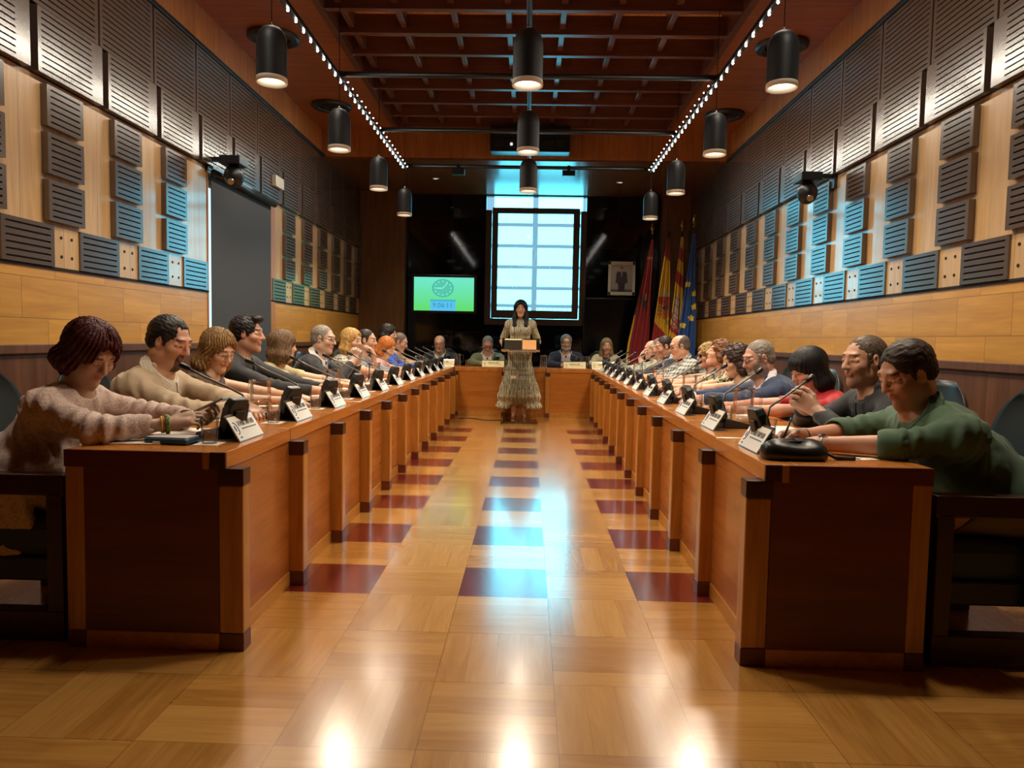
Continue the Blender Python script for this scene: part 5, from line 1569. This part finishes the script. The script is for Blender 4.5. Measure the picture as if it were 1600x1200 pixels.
pink = fabric('pale_pink_print', rgb('#c9b2a4'), .8, 'floral', rgb('#b3958a'), None, 1.3)
L1 = seat(-1, 0, (-1.90, 1.135), turn=22, down=34, who='L1', label='woman with a maroon bob in a pale pink blouse looking down at her phone', sex='f', hair='bob', hairc='#260b0c', hairc2='#64201f', vol=.012, mess=1.3, hairlow=-.085,
     top='blouse', topmat=pink, tunic=True, fat=1.12, skin='#b07a5c', wrinkle=.008,
     hands={'near': dict(w=(.06, .30, .85), e=(.22, .03, .835), f=(-.35, 1, .30), n=(-.65, .15, -.55), curl=.55, thumb=.6),
            'far': dict(w=(-.08, .34, .85), e=(-.22, .05, .835), f=(.45, 1, .12), n=(.55, 0, .8), curl=.6, thumb=.7)})
L2 = seat(-1, 1, (-1.93, 1.185), turn=10, down=20, who='L2', label='man with slicked dark hair and goatee in a beige jacket, looking down', hair='receding', hairc='#120d0a', hairc2='#2e241d', beard='goatee', beardc='#2a1c14', mess=1.4, vol=.005,
     top='jacket', topmat=fabric('beige_jacket', rgb('#b09a7e'), .8), innermat=fabric('cream_shirt', rgb('#cfc3ae')), fat=1.22, wide=1.08, skin='#bd7c5c', wrinkle=.0075,
     hands={'near': dict(w=(-.05, .26, .825), e=(.24, .06, .835), f=(-.75, .6, -.1), n=(0, 0, -1), curl=.4), 'far': dict(w=(-.05, .26, .825), e=(-.26, .06, .835), f=(.75, .6, -.1), n=(0, 0, -1), curl=.5)})
leop = fabric('brown_print_top', rgb('#6e5640'), .75, 'floral', rgb('#2a1d16'), None, 1.6)
L3 = seat(-1, 2, (-1.995, 1.125), turn=26, down=24, who='L3', label='woman with long wavy blonde hair and glasses in a brown printed sleeveless top', sex='f', hair='wavy', hairc='#5a3e22', hairc2='#b08a55', glasses='light', hairlow=-.17,
     top='sleeveless', topmat=leop, skin='#c48a68', hands={'near': dict(w=(.12, .36, .82), e=(.24, .04, .835), f=(-.3, 1, -.1), n=(0, 0, -1), curl=.35), 'far': dict(w=(-.05, .36, .82), e=(-.24, .04, .835), f=(.4, 1, -.1), n=(0, 0, -1), curl=.45)})
L4 = seat(-1, 3, (-2.10, 1.235), turn=-4, down=3, who='L4', label='young man with wavy dark hair in a black shirt, seen in profile', hair='quiff', hairc='#0d0a09', hairc2='#262020', vol=.008, mess=1.3,
     top='shirt', topmat=fabric('black_shirt', rgb('#1a1c21')), skin='#b87a5c', across=(.42, .36), lat=(.10, .08))
L5 = seat(-1, 4, (-2.09, 1.14), turn=-45, down=6, who='L5', label='woman with half-tied brown hair in a cream short-sleeved top, face turned away', sex='f', hair='long', hairc='#2c2018', hairc2='#8d6c4c', hairlow=-.13, vol=.006, fat=1.15,
     top='tee', topmat=fabric('cream_top', rgb('#c6ba8e')), skin='#c48a68', hands={'near': dict(w=(.10, .38, .82), e=(.24, .06, .83), f=(-.25, 1, -.08), n=(0, 0, -1), curl=.2, spread=.1), 'far': dict(w=(-.1, .34, .82), e=(-.24, .04, .83), f=(.3, 1, -.1), n=(0, 0, -1), curl=.3)})
navy = fabric('charcoal_suit', rgb('#15171f'), .7)
L6 = seat(-1, 5, (-1.96, 1.20), turn=8, down=8, who='L6', label='grey-haired man in a dark suit and glasses resting his chin on clasped hands', hair='short', hairc='#55504a', hairc2='#a39a90', glasses='dark', skin='#c08a6e',
     top='jacket', topmat=navy, innermat=fabric('white_shirt', rgb('#d9d6d0')), tie='#3c4454', fat=1.1,
     hands={'near': dict(w=(.05, .13, 1.00), f=(-.35, .1, 1), n=(-1, 0, -.1), curl=.8, thumb=.5, pole=(.8, .2, -1)), 'far': dict(w=(-.04, .15, 1.00), f=(.35, .1, 1), n=(1, 0, -.1), curl=.85, thumb=.5, pole=(-.8, .2, -1))})
L7 = seat(-1, 6, (-1.875, 1.185), turn=18, down=6, who='L7', label='blonde woman in a black and white patterned top covering her mouth with a hand', sex='f', hair='bob', hairc='#8a6636', hairc2='#d9b06c', hairlow=-.15, skin='#c98d6c',
     top='tee', topmat=fabric('black_white_print', rgb('#cfc7b4'), .7, 'floral', rgb('#1c1a18'), None, .9), 
     hands={'near': dict(w=(.0, .42, .82), f=(-.9, .4, 0), n=(0, 0, -1), curl=.3, pole=(1, -.2, -.3)), 'far': dict(w=(-.06, .14, 1.03), f=(.25, -.45, 1), n=(.5, -1, 0), curl=.5, pole=(-.6, .6, -1))})
L8 = seat(-1, 7, (-1.885, 1.185), turn=4, down=6, who='L8', label='dark-haired man mostly hidden behind the blonde woman in the patterned top', hair='short', hairc='#1a1411', hairc2='#3a302a', top='shirt', topmat=fabric('grey_blue_shirt', rgb('#7d7f88')), skin='#c08464')
L9 = seat(-1, 8, (-1.80, 1.10), turn=12, down=30, who='L9', label='woman with straight orange hair bent over the desk in a pink top', sex='f', hair='straight', hairc='#8a4418', hairc2='#d1823c', hairlow=-.16, top='tee', topmat=fabric('pink_top', rgb('#c79a9a')), skin='#c98d6c', across=(.38, .30))
L10 = seat(-1, 9, (-1.93, 1.275), turn=0, down=10, who='L10', label='dark-haired person in a bright blue top reaching an arm over the desk', sex='f', hair='bob', hairc='#120e0d', hairc2='#2c2422', hairlow=-.07, top='shirt', topmat=fabric('bright_blue_top', rgb('#1f56c4')), skin='#c08464', across=(.50, .42), hz=(.09, .05))
L11 = seat(-1, 10, (-1.90, 1.16), turn=6, down=22, who='L11', label='grey-brown-haired man in a tan top at the far end of the left row', hair='short', hairc='#4a3f37', hairc2='#8a7a6c', top='shirt', topmat=fabric('tan_shirt', rgb('#b59a7c')), skin='#c08464', across=(.48, .3), hz=(.1, .04))

green = fabric('green_linen_shirt', rgb('#3d5a40'), .8)
R1 = seat(1, 0, (1.60, 1.120), turn=10, down=26, who='R1', label='man in a dark green shirt writing with a pen at the near right desk', hair='short', hairc='#1a0f0a', hairc2='#3c271b', vol=.006, beard='stubble', beardc='#3a261c', mess=1.6,
     top='rolled', topmat=green, fat=1.30, wide=1.15, skin='#b87658', wrinkle=.0085, legmat=fabric('khaki_trousers', rgb('#7b6a4c')),
     hands={'near': dict(w=(.02, .30, .815), e=(.17, .03, .835), f=(-.10, 1, -.10), n=(.1, 0, -1), curl=.14, spread=.10), 'far': dict(w=(-.09, .34, .83), e=(-.26, .06, .835), f=(.25, 1, -.10), n=(.75, 0, -.6), curl=.60, thumb=.7)})
R2 = seat(1, 1, (1.765, 1.155), turn=14, down=6, who='R2', label='man with short grey-brown hair in a black jacket rubbing his hands together', hair='short', hairc='#2a1f18', hairc2='#6a5a4c', beard='stubble', beardc='#4a3a30', skin='#b87a5c',
     top='jacket', topmat=fabric('black_jacket', rgb('#16181e'), .75), innermat=fabric('black_shirt_inner', rgb('#101114')), 
     hands={'near': dict(w=(.07, .04, .90), f=(-.35, .8, .55), n=(-.9, -.3, .1), curl=.62, thumb=.3, pole=(1, -.2, -.6)), 'far': dict(w=(-.04, .05, .90), f=(.45, .8, .6), n=(.8, -.4, 0), curl=.5, thumb=.3, pole=(-1, -.2, -.6))})
R3 = seat(1, 2, (1.765, 1.075), turn=14, down=22, who='R3', label='woman with a black bob and fringe in a red blouse looking down', sex='f', hair='straight', hairc='#050506', hairc2='#14161c', hairlow=-.15, fringe=True, vol=.010, skin='#c07c60', fat=1.12,
     top='tee', topmat=fabric('red_blouse', rgb('#b3121e'), .6), vneck=.12, collar=True,
     hands={'near': dict(w=(.06, .40, .82), e=(.25, .08, .832), f=(-.6, .8, -.1), n=(0, 0, -1), curl=.5), 'far': dict(w=(-.05, .38, .82), e=(-.22, .08, .832), f=(.6, .8, -.1), n=(0, 0, -1), curl=.5)})
R4 = seat(1, 3, (1.69, 1.125), turn=10, down=16, who='R4', label='man with grey hair, beard and glasses in a blue jacket writing with a red pen', hair='short', hairc='#4c463e', hairc2='#9a9186', glasses='dark', beard='full', beardc='#7c746a', fat=1.18, wide=1.1, skin='#b87a60',
     top='jacket', topmat=fabric('blue_jacket', rgb('#1e3152'), .75), innermat=fabric('pale_shirt', rgb('#cfcad0')),
     hands={'near': dict(w=(.05, .42, .82), e=(.26, .05, .835), f=(-.2, 1, -.1), n=(-.3, 0, -1), curl=.5, thumb=.6), 'far': dict(w=(-.10, .40, .82), e=(-.26, .05, .835), f=(.3, 1, -.1), n=(.3, 0, -1), curl=.4)})
R5 = seat(1, 4, (1.74, 1.09), turn=6, down=14, who='R5', label='woman with dark curly hair in a pale sleeveless top, beside the grey-bearded man', sex='f', hair='curly', hairc='#1c1210', hairc2='#4a342c', hairlow=-.11, skin='#c48a68', top='sleeveless', topmat=fabric('pale_sleeveless', rgb('#bdb09a')), across=(.40, .36))
R6 = seat(1, 5, (1.80, 1.135), turn=-2, down=-16, who='R6', label='woman with her face tipped back in a cream patterned top', sex='f', hair='curly', hairc='#4a2a18', hairc2='#8a5a34', hairlow=-.06, skin='#cc8a6a', top='tee', topmat=fabric('cream_swirl_print', rgb('#c6bb98'), .7, 'floral', rgb('#2c2a22'), None, .55), across=(.38, .34))
R7 = seat(1, 6, (1.88, 1.10), turn=8, down=6, who='R7', label='blonde woman with short hair and sunglasses in a dark sleeveless top', sex='f', hair='curly', hairc='#6a5230', hairc2='#b7975c', hairlow=-.05, glasses='sun', skin='#c08468', top='sleeveless', topmat=fabric('dark_blue_print', rgb('#12151f'), .7, 'floral', rgb('#3a4052'), None, 1.2), across=(.46, .38))
R8 = seat(1, 7, (1.735, 1.185), turn=6, down=14, who='R8', label='bald man with glasses in a grey and white plaid shirt', hair='rim', hairc='#4a423c', hairc2='#7a7068', glasses='dark', skin='#c98664', fat=1.25, wide=1.1, top='rolled', topmat=fabric('plaid_shirt', rgb('#c9cdc6'), .75, 'plaid', rgb('#4d5754'), None, 1.0), across=(.40, .34))
R9 = seat(1, 8, (1.70, 1.175), turn=8, down=18, who='R9', label='dark-haired man in a navy suit leaning forward behind the bald man in plaid', hair='short', hairc='#191310', hairc2='#3c2f28', skin='#b87a5c', top='jacket', topmat=fabric('navy_suit', rgb('#171b2c')), innermat=fabric('light_blue_shirt', rgb('#a8b4c4')), tie='#23264a', across=(.34, .3))
R10 = seat(1, 9, (1.765, 1.15), turn=4, down=14, who='R10', label='grey-haired man in a pale shirt leaning his face on a hand', hair='short', hairc='#5a524a', hairc2='#968c80', skin='#c98a6a', top='shirt', topmat=fabric('pale_green_shirt', rgb('#b9bda9')),
     hands={'near': dict(w=(.10, .12, 1.0), f=(-.1, -.35, 1), n=(0, -1, -.3), curl=.4, pole=(.6, .5, -1)), 'far': dict(w=(-.1, .36, .82), f=(.4, 1, -.1), n=(0, 0, -1), curl=.4)})
R11 = seat(1, 10, (1.80, 1.125), turn=0, down=8, who='R11', label='bald man in a pale grey shirt at the far end of the right row', hair='rim', hairc='#6a625a', hairc2='#9a9288', skin='#d09474', top='shirt', topmat=fabric('pale_grey_shirt', rgb('#b4b8aa')), across=(.46, .4))

# four at the head desk, facing the aisle
def head_seat(k, dx, z, turn, down, label, **kw):
    x = HPX[k]; root = empty('person', (x, 12.32, 0), PI, label, 'person')
    spec = dict(who='H%d' % k, head=(-dx, .37, z), rot=(turn, down, 0))
    spec['hands'] = {}
    for sd_, q in (('R', 1), ('L', -1)): spec['hands'][sd_] = dict(w=(q*.05, .60, .82), e=(q*.27, .40, .83), yd=.34, f=(-q*.6, .9, -.1), n=(0, 0, -1), curl=.45)
    spec.update(kw); return person(spec, root, 2)
head_seat(0, 0, 1.14, 0, 12, 'bald man with glasses in a black suit and tie at the head desk', hair='rim', hairc='#7a726a', hairc2='#a39a90', glasses='dark', top='jacket', topmat=fabric('black_suit', rgb('#111215')), innermat=fabric('white_shirt_b', rgb('#dcd8d0')), tie='#231a1c', skin='#c98a6a', fat=1.1)
head_seat(1, 0, 1.14, 8, 32, 'grey-haired man in an olive jacket looking down at the head desk', hair='short', hairc='#4f4c48', hairc2='#989490', glasses='dark', top='jacket', topmat=fabric('olive_jacket', rgb('#6d7654')), innermat=fabric('white_shirt_c', rgb('#d6d2c6')), tie='#232528', skin='#b87a62', fat=1.15)
head_seat(2, 0, 1.19, 0, 4, 'man with grey hair, beard and glasses in a navy suit at the head desk', hair='short', vol=.010, hairc='#4a4a4a', hairc2='#9c9c9c', glasses='dark', beard='full', beardc='#8a8680', top='jacket', topmat=fabric('navy_suit_b', rgb('#172238')), innermat=fabric('pale_shirt_d', rgb('#c9c2cc')), tie='#3b3a44', skin='#c48a6c')
head_seat(3, 0, 1.15, 0, 6, 'woman with long light hair in a cream cardigan at the head desk', sex='f', hair='straight', hairc='#6a5a44', hairc2='#a8946c', hairlow=-.19, top='jacket', topmat=fabric('cream_cardigan', rgb('#c9c09c')), innermat=fabric('dark_print_top', rgb('#3a2a26')), skin='#c4886c')

# the standing speaker
root = empty('person', (-.135, 11.0, 0), PI, 'standing woman with long black hair in a striped grey-green dress behind the lectern', 'person')
dressm = fabric('striped_dress', rgb('#c9c6a8'), .7, 'stripes', rgb('#6b6a5a'), rgb('#a3a088'), 1.7)
SPK = person(dict(who='S', stand=True, sex='f', size=1.02, headsize=.98, head=(0, .03, 1.70), rot=(0, 2, 0), hair='straight', hairc='#060607', hairc2='#161a20', hairlow=-.22, vol=.010, frontlock=True, skin='#c08464', lips='#8a2a2a',
    top='dress', topmat=dressm, hands={'R': dict(w=(.255, .12, 1.14), f=(.0, .55, -.6), n=(-1, .1, 0), curl=.6, thumb=.5, pole=(.35, -1, -.5)), 'L': dict(w=(-.255, .12, 1.14), f=(0, .55, -.6), n=(1, .1, 0), curl=.6, thumb=.5, pole=(-.35, -1, -.5))}), root, 0)

# ------------------------------------------------------------------ small things in or on hands
def ringband(info, side, t, r, mat, name, label, cat, wdt=.006, tube=.003):
    q = 1 if side == 'R' else -1
    S, E, W = info['arms'][q][:3]; d = nrm(W-E); c = E+(W-E)*t
    u = nrm(np.cross(d, [0, .2, 1.])); v = np.cross(d, u)
    o = empty(name, (0, 0, 0), label=label, cat=cat)
    pts = [w2(info, c+(u*math.cos(a)+v*math.sin(a))*r) for a in np.linspace(0, 2*PI, 21)[:-1]]
    MB().tube(pts, tube, 8, True).build('band', mat, o)
    return o, c, u, v, d
def pen(info, side, mat, label, ln=.14):
    tips, th, f, n_, t = info['tips'][side]
    a = (tips[0]*.6+th*.4); b0 = w2(info, a)
    tip = w2(info, a+f*.02); tip.z = TABLE+.010
    d = (b0-tip); d.normalize(); d = (d+Vector((0, 0, .9))).normalized()
    o = empty('pen', tip, label=label, cat='pen')
    MB().cyl((0, 0, 0), d*.012, .001, .004).cyl(d*.012, d*ln, .0045).build('barrel', mat, o)
sm = plain('silver_grey_pen', rgb('#4a4a48'), .3, .6)
pen(R1, R1['far'], sm, 'dark pen held upright by the man in the green shirt')
pen(R4, R4['near'], plain('red_pen', rgb('#c2222a'), .4), 'red pen held by the grey-bearded man in the blue jacket')
pen(L4, L4['near'], plain('blue_pen', rgb('#2c3c8a'), .4), 'blue pen held by the dark-haired young man in black')
o, c, u, v, d = ringband(R1, R1['near'], .93, .033, M['steel'], 'wrist_watch', 'steel wrist watch on the near wrist of the man in the green shirt', 'watch', tube=.005)
p0 = w2(R1, c+np.array([0, 0, .034])); MB().cyl(p0, p0+Vector((0, 0, .008)), .019, n=20).build('dial', M['chrome'], o)
ringband(R1, R1['far'], .93, .032, M['black'], 'bracelet', 'black beaded bracelet on the far wrist of the man in the green shirt', 'bracelet', tube=.005)
ringband(R4, R4['near'], .97, .034, plain('red_band', rgb('#b3303a'), .5), 'bracelet', 'red and white wristband of the grey-bearded man', 'bracelet', tube=.005)
gm = fabric('green_yellow_band', rgb('#7f9a3a'), .7, 'floral', rgb('#1e2a24'), rgb('#c9a23a'), 3)
for i, (t_, mt, lb) in enumerate(((.955, gm, 'wide green and yellow woven bracelet'), (.90, plain('orange_band', rgb('#b3541e'), .5), 'orange and red thin bracelet'), (.875, plain('yellow_band', rgb('#c9a23a'), .5), 'thin yellow bracelet'))):
    ringband(L1, L1['near'], t_, .0335, mt, 'bracelet', lb+' on the near wrist of the maroon-haired woman', 'bracelet', tube=.010 if i == 0 else .004)
tips, th, f, n_, t = L1['tips'][L1['far']]
pc = w2(L1, (np.mean(tips, 0)+th)/2+np.array([0, 0, .012]))
ph = empty('mobile_phone', pc, .1, label='mobile phone held by the maroon-haired woman', cat='phone'); ph.rotation_euler = (0, -.45, .1)
MB().box(-.072, .072, -.036, .036, 0, .009).build('phone_body', plain('phone_case', rgb('#9aa39c'), .3), ph, .003)
MB().box(-.068, .068, -.033, .033, .009, .0095).build('screen', plain('phone_glass', rgb('#11151a'), .1), ph)
